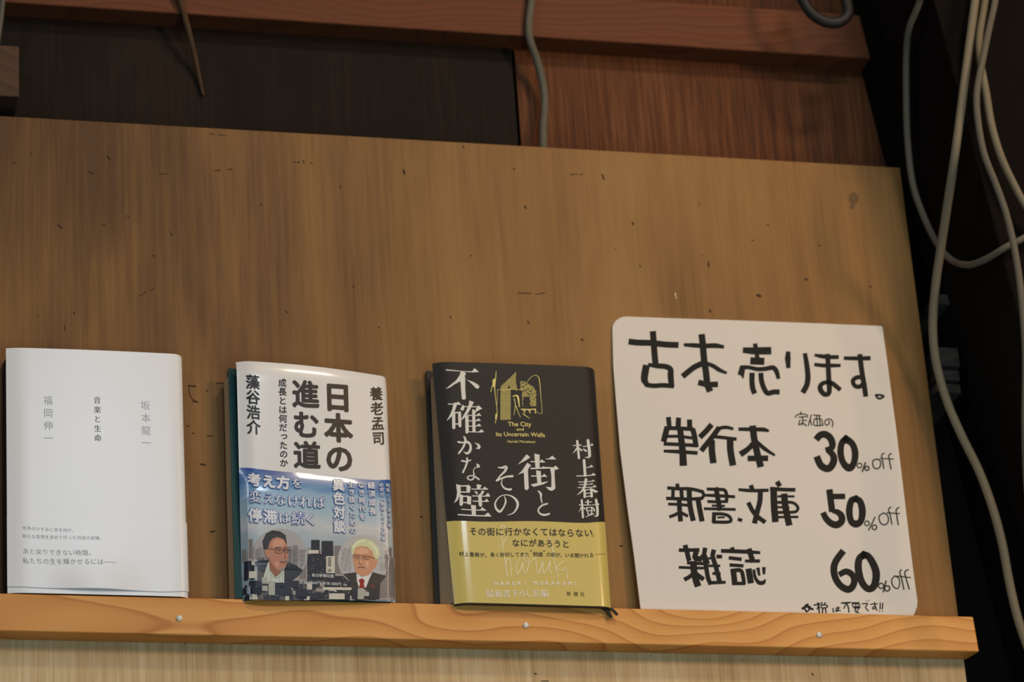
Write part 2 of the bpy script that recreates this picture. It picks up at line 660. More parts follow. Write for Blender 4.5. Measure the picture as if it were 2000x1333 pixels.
def flat_surface(p, n):
    p, n = np.asarray(p, float), np.asarray(n, float)
    n = n / np.linalg.norm(n)

    def f(px, off):
        r = np.stack([(px[:, 0] - PP[0]) / F_PX, (px[:, 1] - PP[1]) / F_PX, np.ones(len(px))], 1) @ RM
        t = (n @ (p - CAM)) / (r @ n)
        return CAM + r * t[:, None] + n * np.reshape(off, (-1, 1))
    return f


# ------------------------------------------------------------------ the wall and what is fixed to it
WALL_Y = 0.040
BEAM_Y = 0.019
BOARD_T = 0.009

mb = MB()
mb.box(-3.2, 3.2, -4.2, 0.5, -0.06, 0.0)
struct(mb.build('floor', M['post']))

seam = at_y(1008, 180, WALL_Y)[0]
mb = MB()
mb.box(-3.2, seam - 0.0015, WALL_Y, WALL_Y + 0.006, 0.0, 3.6)
struct(mb.build('wall_back', M['wall_dark']))
mb = MB()
mb.box(seam + 0.0015, 0.372, WALL_Y + 0.001, WALL_Y + 0.007, 0.0, 2.79)
mb.box(seam + 0.0015, 0.42, WALL_Y + 0.001, WALL_Y + 0.007, 2.79, 3.6)
struct(mb.build('wall_back', M['wall_red']))
mb = MB()
mb.box(-3.2, 3.2, WALL_Y + 0.009, WALL_Y + 0.06, 0.0, 3.6)
struct(mb.build('wall_back', M['post']))  # shade of the gap right of the board, put into a near-black sheet

bz0 = at_y(900, 62, BEAM_Y)[2]
bx1 = 0.5
mb = MB()
mb.box(-3.2, bx1, BEAM_Y, WALL_Y + 0.004, bz0, bz0 + 0.042)
beam = mb.build('wooden_beam', M['beam'], bevel=0.0015)
tag(beam, 'long reddish horizontal wooden beam on the wall along the top', 'beam')

# plywood display board
LEDGE_MID = SHELF_Z - 0.014
tl, tr = at_y(0, 225, 0), at_y(1757, 328.5, 0)
er = at_y(1872, 1200, 0)
mb = MB()
bxr = (tr[0] + er[0]) / 2
btop = (tl[2] + tr[2]) / 2
mb.box(-0.62, bxr, 0, BOARD_T, LEDGE_MID + 0.0004, btop)
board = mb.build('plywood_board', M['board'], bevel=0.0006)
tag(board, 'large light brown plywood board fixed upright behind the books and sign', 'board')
mb = MB()
mb.box(-0.62, bxr, 0, BOARD_T, 2.10, LEDGE_MID - 0.0004)
tag(mb.build('plywood_board', M['pale_board'], bevel=0.0006), 'paler plywood board below the ledge, along the bottom edge', 'board')
bs = flat_surface((0, 0, 2.5), (0, -1, 0))
marks = Print()
for x, y, l, a, w in [(430, 749, 14, 3, 2), (212, 309, 9, 50, 3), (178, 338, 10, 25, 2.5), (318, 340, 16, 3, 1.5), (425, 333, 10, -10, 2),
                      (450, 331, 8, -15, 2), (433, 264, 14, 6, 1.5), (414, 262, 8, 6, 1.5), (575, 317, 4, 0, 2), (583, 317, 5, 0, 2), (593, 316, 6, 80, 2), (608, 319, 4, 0, 2),
                      (665, 365, 7, 85, 2), (117, 443, 9, 40, 3.5), (203, 440, 7, 5, 1.5), (250, 423, 4, 60, 2), (335, 458, 6, 40, 2),
                      (789, 336, 7, 75, 4), (1120, 341, 14, -5, 1.5), (1135, 341, 8, -15, 1.5), (1178, 346, 10, 70, 3), (905, 287, 4, 60, 2.5),
                      (1004, 330, 3, 10, 2), (1026, 405, 5, 60, 3), (1236, 437, 5, 70, 3), (1384, 517, 9, 85, 3), (1575, 546, 6, 20, 3),
                      (1482, 578, 6, 20, 5), (1387, 608, 5, 60, 3), (1024, 573, 26, 1, 1.6), (1055, 574, 18, -8, 1.6), (1032, 630, 5, 60, 2.5), (280, 574, 14, -35, 1.5), (298, 566, 10, -35, 1.5),
                      (145, 612, 5, 80, 2), (126, 641, 10, 85, 1.6), (404, 764, 3, 0, 2.5), (367, 833, 3, 0, 2.5), (377, 847, 3, 0, 2.5),
                      (410, 852, 11, 3, 1.8), (396, 908, 10, 8, 3.2), (415, 1039, 8, -10, 3), (823, 1010, 3, 0, 3.5), (1137, 664, 4, 40, 3),
                      (920, 500, 3, 0, 2), (690, 560, 4, 30, 2), (1250, 520, 4, 50, 2), (560, 610, 5, 60, 1.8), (740, 640, 3, 0, 2), (1500, 440, 4, 30, 2),
                      (60, 300, 4, 80, 2), (28, 318, 5, 0, 2), (300, 500, 4, 20, 2), (510, 400, 4, 70, 1.8), (880, 620, 4, 70, 2), (1600, 480, 4, 10, 2), (1700, 560, 4, 40, 2.5),
                      (1046, 1317, 3, 0, 2.5), (1064, 1331, 14, 3, 1.5), (1587, 1318, 4, 60, 2.5), (1213, 1067, 5, 10, 3), (1366, 398, 4, 60, 2), (1470, 470, 3, 0, 2)]:
    a = math.radians(a)
    d = np.array([math.cos(a), math.sin(a)]) * l / 2
    marks.stroke([np.array([x, y]) - d, np.array([x, y]) + d], w)
marks.stroke([(368, 754), (382, 755)], 3).stroke([(369, 755), (370, 766), (373, 777), (380, 783), (385, 785)], 1.6).stroke([(377, 784.5), (386, 785.5)], 2.6)
mk = marks.build('scuff_mark', M['stain'], bs, 0.00012, board)
mk['label'] = 'dark nicks and old staple marks'
gm = Print()
for k in range(9):
    t = k / 9 * 2 * math.pi
    gm.disc(1667 + 5 * math.cos(t), 388 + 7 * math.sin(t), 5, n=10, rings=1)
gm.disc(1664, 404, 5, n=12, rings=1)
g2 = gm.build('grey_stain', M['grey_stain'], bs, 0.0001, board)
for x, y, a_, b_ in ((368, 274, 5, 4), (22, 430, 7, 5)):
    Print().disc(x, y, a_, b_, n=12, rings=1).build('grey_stain', M['grey_stain'], bs, 0.0001, board)
pm = Print()
pm.disc(1319, 576, 1.6, 4, n=10, rings=1).disc(1321, 582, 1.5, 2, n=10, rings=1)
pm.build('paint_chip', M['pale_stain'], bs, 0.00013, board)

# narrow ledge nailed to the board
LD = -0.018
lx1 = at_y(1907, 1238, LD)[0]
lzb = (at_y(0, 1233.5, LD)[2] + at_y(1909, 1273, LD)[2]) / 2
lxb = at_y(1887, 1288, 0)[0]
mb = MB()
NS = 60
xs = np.linspace(-0.62, lx1, NS)
random.seed(4)
mb.hexa([(-0.62, LD, SHELF_Z), (lx1 - 0.0006, LD, SHELF_Z), (lx1 + 0.0006, LD, lzb), (-0.62, LD, lzb),
         (-0.62, -0.0002, SHELF_Z), (lxb + 0.0006, -0.0002, SHELF_Z), (lxb, -0.0002, lzb), (-0.62, -0.0002, lzb)])
ledge = mb.build('wooden_ledge', M['ledge'], bevel=0.0011)
tag(ledge, 'narrow orange pine ledge nailed across the board under the books', 'shelf')
for px, py in ((350, 1208.5), (1027, 1222), (1600, 1241)):
    c = at_y(px, py, LD)
    mb = MB()
    prof = [(0.0, -0.0014), (0.0013, -0.0013), (0.0021, -0.0009), (0.0024, -0.0003), (0.0024, 0.0)]
    n = 20
    vs, fs = [], []
    for r, y in prof:
        vs += [(c[0] + r * math.cos(k * 2 * math.pi / n), c[1] + y, c[2] + r * math.sin(k * 2 * math.pi / n)) for k in range(n)]
    for i in range(len(prof) - 1):
        fs += [(i * n + k, (i + 1) * n + k, (i + 1) * n + (k + 1) % n, i * n + (k + 1) % n) for k in range(n)]
    mb.add(vs, fs)
    mb.build('nail_head', M['nail'], ledge, True)['label'] = 'pale metal nail head'


# ------------------------------------------------------------------ books
class Book:
    """front / back: corner points TL TR BR BL of the two outer faces"""

    def __init__(self, front, back, spine_r=0.08, bow=0.0, curl=0.0, curl_w=0.09, top_curl=0.0, left_curl=0.0):
        self.F = np.array(front)
        self.B = np.array(back)
        self.bow, self.curl, self.cw, self.tc = bow, curl, curl_w, top_curl
        self.sr = spine_r
        self.n = np.cross(self.F[1] - self.F[3], self.F[0] - self.F[2])
        self.n /= np.linalg.norm(self.n)
        if self.n[1] > 0:
            self.n = -self.n
        g = np.linspace(0, 1, 15)
        U, V = np.meshgrid(g, g)
        px = project(self.front(U.ravel(), V.ravel(), 0.0))
        c, s = px.mean(0), px.std(0)
        self.c, self.s = c, s
        A = self.basis(px)
        self.ku = np.linalg.lstsq(A, U.ravel(), rcond=None)[0]
        self.kv = np.linalg.lstsq(A, V.ravel(), rcond=None)[0]

    def basis(self, px):
        x, y = ((px - self.c) / self.s).T
        return np.stack([x ** i * y ** j for i in range(6) for j in range(4) if i + j <= 6], 1)

    def face(self, Q, u, v):
        u, v = np.asarray(u)[:, None], np.asarray(v)[:, None]
        return (Q[0] * (1 - u) + Q[1] * u) * v + (Q[3] * (1 - u) + Q[2] * u) * (1 - v)

    def solid(self, u, d, v):
        u, d, v = map(np.asarray, (u, d, v))
        f, b = self.face(self.F, u, v), self.face(self.B, u, v)
        h = self.bow * np.sin(np.pi * np.clip(u, 0, 1)) * (0.4 + 0.6 * v)
        e = np.clip(1 - u / self.cw, 0, 1)
        h = h - self.curl * e ** 2
        t = np.clip((v - 0.93) / 0.07, 0, 1)
        h = h - self.tc * t ** 2
        return f * (1 - d[:, None]) + b * d[:, None] + self.n * (h * (1 - d))[:, None]

    def drop(self, u):
        """depth (0..1) of the front at u: rounds into the spine"""
        x = np.clip((u - (1 - self.sr)) / self.sr, 0, 1)
        return 0.30 * (1 - np.sqrt(np.clip(1 - x * x, 0, 1)))

    def front(self, u, v, off):
        u = np.asarray(u, float)
        return self.solid(u, self.drop(u), v) + self.n * np.reshape(off, (-1, 1))

    def surface(self, px, off):
        A = self.basis(px)
        return self.front(A @ self.ku, A @ self.kv, off)

    def band_surface(self, px, off):
        A = self.basis(px)
        u, v = A @ self.ku, A @ self.kv
        return self.front(u, v, off + self.lift(u, v))

    def lift(self, u, v):
        return 0.0 * u

    def uv_of(self, px):
        A = self.basis(np.array([px], float))
        return float((A @ self.ku)[0]), float((A @ self.kv)[0])

    def wrap(self, v0, v1, off, t, nv=44, back_u=0.0, v0f=None, sag=None, u_start=0.0):
        """one sheet wrapped round front, spine and back; v0, v1 may be functions of u"""
        path = [(u, None) for u in np.linspace(u_start, 1 - self.sr, 22)]
        ang = np.linspace(0, math.pi / 2, 8)[1:]
        path += [(1 - self.sr + self.sr * math.sin(a), 0.30 * (1 - math.cos(a))) for a in ang]
        path += [(1.0, 0.5)]
        path += [(1 - self.sr + self.sr * math.cos(a), 0.70 + 0.30 * math.sin(a)) for a in np.linspace(0, math.pi / 2, 8)]
        path += [(u, 1.0) for u in np.linspace(1 - self.sr, back_u, 8)[1:]]
        us = np.array([p[0] for p in path])
        ds = np.array([p[1] if p[1] is not None else 0.0 for p in path])
        n = len(us)
        outer, inner, uvs = [], [], []
        for j in range(nv):
            tt = j / (nv - 1)
            lo = np.array([v0(u) if callable(v0) else v0 for u in us])
            hi = np.array([v1(u) if callable(v1) else v1 for u in us])
            vv = lo + (hi - lo) * tt
            P = self.solid(us, ds, vv)
            T = np.gradient(P, axis=0)
            Nn = np.cross(T, np.tile(np.array([0, 0, 1.0]), (n, 1)))
            Nn /= np.linalg.norm(Nn, axis=1)[:, None]
            if Nn[5] @ self.n < 0:
                Nn = -Nn
            extra = np.zeros(n)
            if sag is not None:
                extra = np.array([sag(u, tt) if d == 0 else 0 for u, d in zip(us, ds)])
            outer += list(P + Nn * (off + extra)[:, None])
            inner += list(P + Nn * (off - t + extra)[:, None])
            uvs += [(u, v) for u, v in zip(us, vv)]
        m = MB()
        k = n * nv
        fs = []
        for j in range(nv - 1):
            for i in range(n - 1):
                a, b, c, d = j * n + i, j * n + i + 1, (j + 1) * n + i + 1, (j + 1) * n + i
                fs += [(a, b, c, d), (k + d, k + c, k + b, k + a)]
        for i in range(n - 1):
            fs.append((i + 1, i, k + i, k + i + 1))
            q = (nv - 1) * n
            fs.append((q + i, q + i + 1, k + q + i + 1, k + q + i))
        for j in range(nv - 1):
            fs.append((j * n, (j + 1) * n, k + (j + 1) * n, k + j * n))
            fs.append(((j + 1) * n + n - 1, j * n + n - 1, k + j * n + n - 1, k + (j + 1) * n + n - 1))
        m.add(outer + inner, fs)
        m.uv = uvs + uvs
        return m

    def block(self, u0, u1, d0, d1, v0, v1, hollow=0.12, n=6):
        """page block with a slightly hollow fore-edge"""
        m = MB()
        sec = [(u0 + hollow * 0.25 * math.sin(math.pi * k / n) * (u1 - u0) * 0.2, d0 + (d1 - d0) * k / n) for k in range(n + 1)]
        sec += [(u1, d1), (u1, d0)]
        k = len(sec)
        us, ds = np.array([s[0] for s in sec]), np.array([s[1] for s in sec])
        lo = self.solid(us, ds, np.full(k, v0))
        hi = self.solid(us, ds, np.full(k, v1))
        fs = [(i, (i + 1) % k, k + (i + 1) % k, k + i) for i in range(k)]
        fs += [tuple(range(k))[::-1], tuple(range(k, 2 * k))]
        m.add(list(lo) + list(hi), fs)
        return m


def on_base(q, z):
    """slide a point along its line of sight to height z (for hidden bottoms)"""
    return np.array([q[0], q[1], z])


# ---- white book (left)
F1 = [at_y(12, 679, -0.0175), at_y(356.5, 692.5, -0.0165), at_y(369.5, 1174, -0.0185), at_y(15, 1167, -0.0185)]
F1[2][2] = F1[3][2] = SHELF_Z + 0.0004
B1 = [at_y(2, 697, -0.0015), F1[1] + [0, 0.0148, -0.002], F1[2] + [0, 0.0165, 0], at_y(4, 1166, -0.0022)]
B1[0][2] = B1[1][2] = F1[0][2] - 0.004
B1[3][2] = B1[2][2] = SHELF_Z + 0.0004
b1 = Book(F1, B1, spine_r=0.055, bow=0.0012, curl=0.0016)
w1 = thing('book', 'plain white hardback book with a white paper band, leftmost on the ledge', 'book', F1[3] * 0.5 + F1[2] * 0.5 + [0, 0.008, 0], 'books on the ledge')
jk = b1.wrap(0.0, 1.0, 0.0, 0.0006, back_u=0.06).build('dust_jacket', M['white_paper'], w1, True)
b1.block(0.006, 0.955, 0.1, 0.97, 0.002, 0.985).build('page_block', M['shaded_pages'], w1)['label'] = 'dark fore-edge with shade in its colour'
top1 = lambda u: b1.uv_of((14 + 350 * u, 1010.5 + 13.5 * u))[1]
bot1 = lambda u: b1.uv_of((15 + 350 * u, 1147 + 11 * u))[1]


def lift1(u, v):
    u, v = np.atleast_1d(np.asarray(u, float)), np.atleast_1d(np.asarray(v, float))
    t = np.clip((v - BOT1) / (TOP1 - BOT1), 0, 1)
    return 0.0022 * np.sin(np.pi * np.clip((u - 0.2) / 0.58, 0, 1)) ** 2 * (1 - t) ** 2


TOP1, BOT1 = top1(0.5), bot1(0.5)
b1.lift = lift1
band = b1.wrap(bot1, top1, 0.0007, 0.00025, back_u=0.06, sag=lambda u, t: float(lift1(u, BOT1 + (TOP1 - BOT1) * t)[0])).build('paper_band', M['band_white'], w1, True)
tx = Print((60, 760), 7.692)
tx.text('音楽と生命', (998, 175), (1008, 742), 112, serif=0.022, vertical=True)
tx.build('title_lettering', M['grey_ink'], b1.surface, 0.00015, jk)['label'] = 'small dark grey title'
tx = Print((60, 760), 7.692)
tx.text('坂本龍一', (1725, 240), (1740, 807), 148, serif=0.010, vertical=True)
tx.build('author_lettering', M['foil'], b1.surface, 0.00015, jk)['label'] = 'silver foil name on the right'
tx = Print((60, 760), 7.692)
tx.text('福岡伸一', (262, 170), (268, 738), 146, serif=0.010, vertical=True)
tx.build('author_lettering', M['foil'], b1.surface, 0.00015, jk)['label'] = 'silver foil name on the left'
tx = Print((0, 1000), 5.263)
tx.text('世界のひずみに目を向け、', (250, 176), (762, 196), 42, serif=0.009)
tx.text('新たな思想を求めて行った対話の記録。', (250, 258), (1045, 278), 44, serif=0.009)
tx.build('band_lettering', M['pale_grey_ink'], b1.band_surface, 0.00085, band)
tx = Print((0, 1000), 5.263)
tx.text('あと戻りできない時間、', (262, 412), (940, 432), 64, serif=0.012)
tx.text('私たちの生を輝かせるには', (262, 510), (1030, 524), 66, serif=0.012)
tx.stroke([(1065, 527), (1195, 532)], 3.5)
tx.build('band_lettering', M['pale_grey_ink'], b1.band_surface, 0.00085, band)

# ---- black-on-white book with blue photograph band (middle left)
F2 = [at_y(464, 702, -0.029), at_y(756.5, 734, -0.0165), at_y(774, 1176, -0.0175), at_y(475, 1167, -0.0205)]
F2[2][2] = F2[3][2] = SHELF_Z + 0.0006
B2 = [at_y(446, 722, -0.0015), F2[1] + [0, 0.0148, -0.001], F2[2] + [0, 0.0152, 0], at_y(459, 1168, -0.0018)]
B2[3][2] = B2[2][2]
b2 = Book(F2, B2, spine_r=0.045, bow=0.0042, curl=0.0034, curl_w=0.10, top_curl=0.0022)
w2 = thing('book', 'glossy white book with bold black title and blue city photo band', 'book', F2[3] * 0.5 + F2[2] * 0.5 + [0, 0.008, 0], 'books on the ledge')
jk2 = b2.wrap(0.0, 1.0, 0.0, 0.0004).build('dust_jacket', M['gloss_white'], w2, True)
# stiff teal inner cover standing behind the lifted jacket, pages behind it
T = [at_y(446, 719.5, -0.0172), F2[1] + [-0.004, 0.002, -0.004], F2[2] + [-0.004, 0.0015, 0], at_y(459, 1168, -0.0185)]
T[3][2] = SHELF_Z + 0.0006
mb = MB()
mb.hexa([t for t in T] + [t + [0, 0.0012, 0] for t in T])
mb.build('inner_cover', M['teal'], w2)['label'] = 'teal inner cover'
Pg = [at_y(440, 737, -0.011), T[1] + [0, 0.006, -0.003], T[2] + [0, 0.006, 0], at_y(451, 1168, -0.0118)]
Pg[3][2] = SHELF_Z + 0.0006
mb = MB()
fr = [np.array([p[0] + (0.0028 if i in (0, 3) else 0), T[i][1] + 0.0014, p[2]]) for i, p in enumerate(Pg)]
bk = [np.array([p[0], -0.0040, p[2]]) for p in Pg]
mb.hexa(fr + bk)
mb.build('page_block', M['pages'], w2)
vt = lambda u: b2.uv_of((468 + 298 * u, 914 + 26 * u + 2 * u * u))[1]


def lift2(u, v):
    u, v = np.asarray(u, float), np.asarray(v, float)
    top = V2
    x = np.clip((top - v) / 0.10, 0, 1)
    return 0.0024 * (1 - (1 - x) ** 2) * np.clip(u / 0.03, 0, 1) * np.clip((1 - u) / 0.06, 0, 1)


V2 = vt(0.5)
b2.lift = lift2
bd2 = b2.wrap(0.0, vt, 0.0004, 0.0002, nv=40, sag=lambda u, t: float(lift2(u, vt(u) * t))).build('paper_band', M['sky_band'], w2, True)
tx = Print((440, 690), 5.553)
tx.text('日本の', (1216, 482), (1238, 1140), 318, 322, off=0.038, vertical=True, ex=(1, 0.055))
tx.text('進む道', (868, 450), (886, 1108), 300, 310, off=0.032, vertical=True, ex=(1, 0.055))
tx.build('title_lettering', M['black_ink'], b2.surface, 0.0002, jk2)['label'] = 'large bold black title'
tx = Print((440, 690), 5.553)
tx.text('成長とは何だったのか', (617, 325), (637, 1190), 92, off=0.022, vertical=True, ex=(1, 0.055))
tx.build('subtitle_lettering', M['black_ink'], b2.surface, 0.0002, jk2)['label'] = 'small black subtitle'
tx = Print((440, 690), 5.553)
tx.text('藻谷浩介', (294, 322), (306, 808), 156, 160, off=0.024, vertical=True, ex=(1, 0.055))
tx.build('author_lettering', M['black_ink'], b2.surface, 0.0002, jk2)['label'] = 'black name on the left'
tx = Print((440, 690), 5.553)
tx.text('養老孟司', (1632, 452), (1658, 932), 136, 152, off=0.024, vertical=True, ex=(1, 0.075))
tx.build('author_lettering', M['black_ink'], b2.surface, 0.0002, jk2)['label'] = 'black name on the right'


def band_text(off_px, bold, thin):
    t = Print((450, 900), 5.882)
    t.text('考え方', (262, 240), (598, 268), 165, off=0.034 + bold)
    t.text('停滞', (270, 655), (445, 662), 168, off=0.032 + bold)
    for ch, x, y, e in [('を', 758, 278, 132), ('変', 270, 440, 152), ('え', 428, 455, 140), ('な', 560, 470, 140), ('け', 710, 485, 140),
                        ('れ', 850, 495, 150), ('ば', 1003, 507, 145), ('は', 605, 675, 138), ('続', 765, 685, 158), ('く', 910, 700, 150)]:
        if bold:
            t.text(ch, (x, y), (x, y), e, off=bold)
        else:
            t.text(ch, (x, y), (x, y), e, serif=0.026)
    t.text('異色対談', (1230, 297), (1240, 780), 140, 150, off=0.03 + bold, vertical=True, ex=(1, 0.06))
    t.text('生き抜くための', (1378, 290), (1395, 822), 80, off=0.016 + bold, vertical=True, ex=(1, 0.06))
    t.text('なき時代を', (1493, 292), (1505, 665), 80, off=0.016 + bold, vertical=True, ex=(1, 0.06))
    t.text('経済成長', (1610, 300), (1620, 605), 84, off=0.02 + bold, vertical=True, ex=(1, 0.06))
    t.text('必定の「南海トラフ大地震', (1722, 300), (1742, 925), 50, off=0.01 + bold, vertical=True, ex=(1, 0.06))
    t.text('岐路に立つ資本主義', (1795, 310), (1812, 775), 50, off=0.01 + bold, vertical=True, ex=(1, 0.06))
    return t


# city photograph printed on the band
OB = (450, 1020)
SB = 5.882


def city(color, rough, *rects, name='printed_building', off=0.0006, grid=None):
    p = Print(OB, SB)
    for r in rects:
        p.rect(*r, n=3)
    return p.build(name, plain('print_' + name, srgb(*color), rough, 0.4), b2.band_surface, off, bd2)


random.seed(11)
R = random.uniform
lay = 0.00056
far = Print(OB, SB)
for k in range(48):
    x = 130 + k * 36
    far.rect(x, R(300, 352), x + R(22, 40), 480)
far.build('printed_skyline', plain('print_far_city', srgb(150, 140, 134), 0.3, 0.4), b2.band_surface, lay, bd2)['label'] = 'pale distant skyline'
ground = Print(OB, SB)
ground.rect(128, 430, 1885, 915, n=10)
ground.build('printed_city', plain('print_city_ground', srgb(92, 86, 84), 0.3, 0.4), b2.band_surface, lay + 0.00004, bd2)
pale_b, dark_b, cream_b = Print(OB, SB), Print(OB, SB), Print(OB, SB)
for r in [(640, 290, 700, 620), (705, 270, 770, 640), (780, 330, 868, 690), (190, 215, 246, 470), (1262, 300, 1380, 700), (1700, 400, 1800, 915), (1800, 430, 1885, 915),
          (700, 560, 870, 690), (1180, 290, 1262, 660)]:
    pale_b.rect(*r, n=3)
for r in [(915, 228, 1012, 420), (1035, 240, 1166, 430), (870, 390, 1088, 690), (150, 470, 260, 690), (1092, 600, 1190, 700), (1190, 640, 1380, 760)]:
    dark_b.rect(*r, n=3)
for k in range(95):
    x, y = R(130, 1690), R(690, 880)
    w, h = R(30, 95), R(30, 90)
    (dark_b if R(0, 1) < 0.72 else cream_b if R(0, 1) < 0.5 else pale_b).rect(x, y, min(x + w, 1880), min(y + h, 915), n=1)
for r in [(1086, 415, 1186, 610), (880, 345, 1000, 385), (200, 590, 285, 670), (230, 470, 270, 520), (1050, 770, 1380, 800), (1120, 840, 1300, 905)]:
    cream_b.rect(*r, n=2)
dark_b.build('printed_building', plain('print_dark_buildings', srgb(40, 44, 54), 0.3, 0.4), b2.band_surface, lay + 0.00012, bd2)['label'] = 'dark printed towers'
pale_b.build('printed_building', plain('print_pale_buildings', srgb(170, 158, 150), 0.3, 0.4), b2.band_surface, lay + 0.00008, bd2)['label'] = 'pale printed buildings'
cream_b.build('printed_building', plain('print_cream_buildings', srgb(214, 206, 186), 0.3, 0.4), b2.band_surface, lay + 0.00016, bd2)['label'] = 'cream printed buildings'
win = Print(OB, SB)
for x0, y0, x1, y1, nx, ny in [(1185, 300, 1258, 620, 6, 22), (1270, 310, 1375, 600, 8, 22), (1705, 410, 1795, 900, 8, 30), (1806, 440, 1880, 900, 6, 30), (1105, 430, 1170, 600, 1, 14),
                               (712, 290, 765, 560, 3, 16), (785, 345, 860, 680, 5, 18), (646, 305, 695, 560, 3, 14), (200, 230, 240, 450, 3, 10), (425, 700, 500, 860, 7, 2)]:
    dx, dy = (x1 - x0) / nx, (y1 - y0) / ny
    for i in range(nx):
        for j in range(ny):
            win.rect(x0 + i * dx, y0 + j * dy, x0 + (i + 0.62) * dx, y0 + (j + 0.6) * dy)
win.build('printed_window_pattern', plain('print_windows', srgb(74, 72, 74), 0.3, 0.4), b2.band_surface, lay + 0.0002, bd2)
fleck = Print(OB, SB)
for k in range(150):
    x, y = R(870, 1690), R(400, 880)
    fleck.rect(x, y, x + R(4, 16), y + R(3, 9))
for k in range(90):
    x, y = R(130, 900), R(690, 890)
    fleck.rect(x, y, x + R(4, 16), y + R(3, 9))
fleck.build('printed_lights', plain('print_light_flecks', srgb(150, 140, 132), 0.3, 0.4), b2.band_surface, lay + 0.00018, bd2)
# pale round vignettes behind the two people
vg = Print(OB, SB)
vg.poly([(560 + 312 * math.cos(a), 400 + 305 * math.sin(a)) for a in np.linspace(math.radians(150), math.radians(398), 40)])
vg.build('portrait_disc', plain('print_vignette', srgb(178, 172, 168), 0.3, 0.4), b2.band_surface, lay + 0.00026, bd2)
vg = Print(OB, SB)
vg.disc(1516, 455, 296, 292)
vg.build('portrait_disc', plain('print_vignette_right', srgb(186, 184, 180), 0.3, 0.4), b2.band_surface, lay + 0.00026, bd2)
vw = Print(OB, SB)
for x0, y0, x1, y1, nx, ny in [(1262, 330, 1376, 590, 9, 20), (1700, 480, 1790, 590, 7, 9), (620, 330, 850, 520, 14, 14), (250, 330, 350, 460, 6, 9)]:
    dx, dy = (x1 - x0) / nx, (y1 - y0) / ny
    for i in range(nx):
        for j in range(ny):
            vw.rect(x0 + i * dx, y0 + j * dy, x0 + (i + 0.55) * dx, y0 + (j + 0.55) * dy)
vw.build('printed_window_pattern', plain('print_faint_windows', srgb(150, 144, 142), 0.3, 0.4), b2.band_surface, lay + 0.0003, bd2)


def portrait(items, label, base):
    """flat printed portrait: layers of coloured shapes"""
    root = None
    for i, (c, shapes) in enumerate(items):
        p = Print(OB, SB)
        for kind, *a in shapes:
            getattr(p, kind)(*a)
        p.build('printed_portrait', plain('print_portrait_tone', srgb(*c), 0.3, 0.4), b2.band_surface, base + i * 0.00003, bd2)['label'] = label


portrait([
    ((40, 42, 50), [('poly', [(258, 485), (330, 470), (425, 455), (500, 500), (610, 545), (650, 482), (740, 512), (822, 578), (770, 640), (700, 692), (690, 760), (350, 760), (378, 600), (330, 575), (285, 530)])]),
    ((206, 208, 192), [('poly', [(425, 470), (440, 520), (500, 600), (606, 580), (608, 730), (352, 730), (378, 612)])]),
    ((150, 160, 150), [('stroke', [(405, 600), (395, 725)], 6), ('stroke', [(455, 620), (450, 725)], 6), ('stroke', [(555, 640), (555, 725)], 6), ('stroke', [(585, 610), (585, 725)], 6), ('stroke', [(425, 570), (505, 665), (600, 600)], 7)]),
    ((150, 96, 68), [('poly', [(428, 440), (440, 570), (505, 655), (560, 612), (600, 555)])]),
    ((190, 128, 96), [('poly', [(384, 345), (398, 285), (450, 222), (520, 190), (600, 214), (634, 268), (644, 330), (656, 390), (642, 470), (618, 548), (572, 590), (512, 560), (462, 490), (430, 430)]),
                      ('poly', [(378, 345), (415, 345), (432, 400), (420, 440), (395, 420)])]),
    ((214, 152, 118), [('poly', [(470, 245), (530, 212), (592, 228), (618, 268), (600, 300), (500, 306), (468, 292)]), ('poly', [(596, 350), (622, 400), (606, 428), (588, 420)]), ('poly', [(500, 470), (548, 480), (540, 540), (505, 530)])]),
    ((44, 34, 28), [('poly', [(374, 338), (355, 245), (396, 155), (470, 116), (560, 128), (622, 172), (638, 285), (626, 262), (600, 214), (530, 188), (468, 212), (436, 262), (418, 335)]),
                    ('stroke', [(505, 318), (565, 315)], 10), ('stroke', [(600, 318), (640, 320)], 9)]),
    ((150, 138, 128), [('poly', [(548, 562), (575, 545), (618, 540), (606, 575), (572, 592)]), ('stroke', [(560, 470), (600, 455), (630, 462)], 12)]),
    ((92, 46, 40), [('stroke', [(428, 330), (505, 338)], 8), ('stroke', [(505, 335), (512, 372), (560, 380), (588, 362), (590, 336), (505, 333)], 7), ('stroke', [(604, 338), (606, 366), (640, 374), (652, 342), (604, 336)], 7),
                    ('stroke', [(652, 345), (680, 345)], 8), ('stroke', [(565, 478), (600, 486), (628, 474)], 9), ('stroke', [(600, 380), (618, 425), (598, 436)], 7)]),
    ((40, 30, 28), [('stroke', [(530, 350), (562, 350)], 8), ('stroke', [(612, 350), (638, 350)], 8)]),
], 'printed portrait of a dark haired person in glasses and navy jacket', lay + 0.00036)
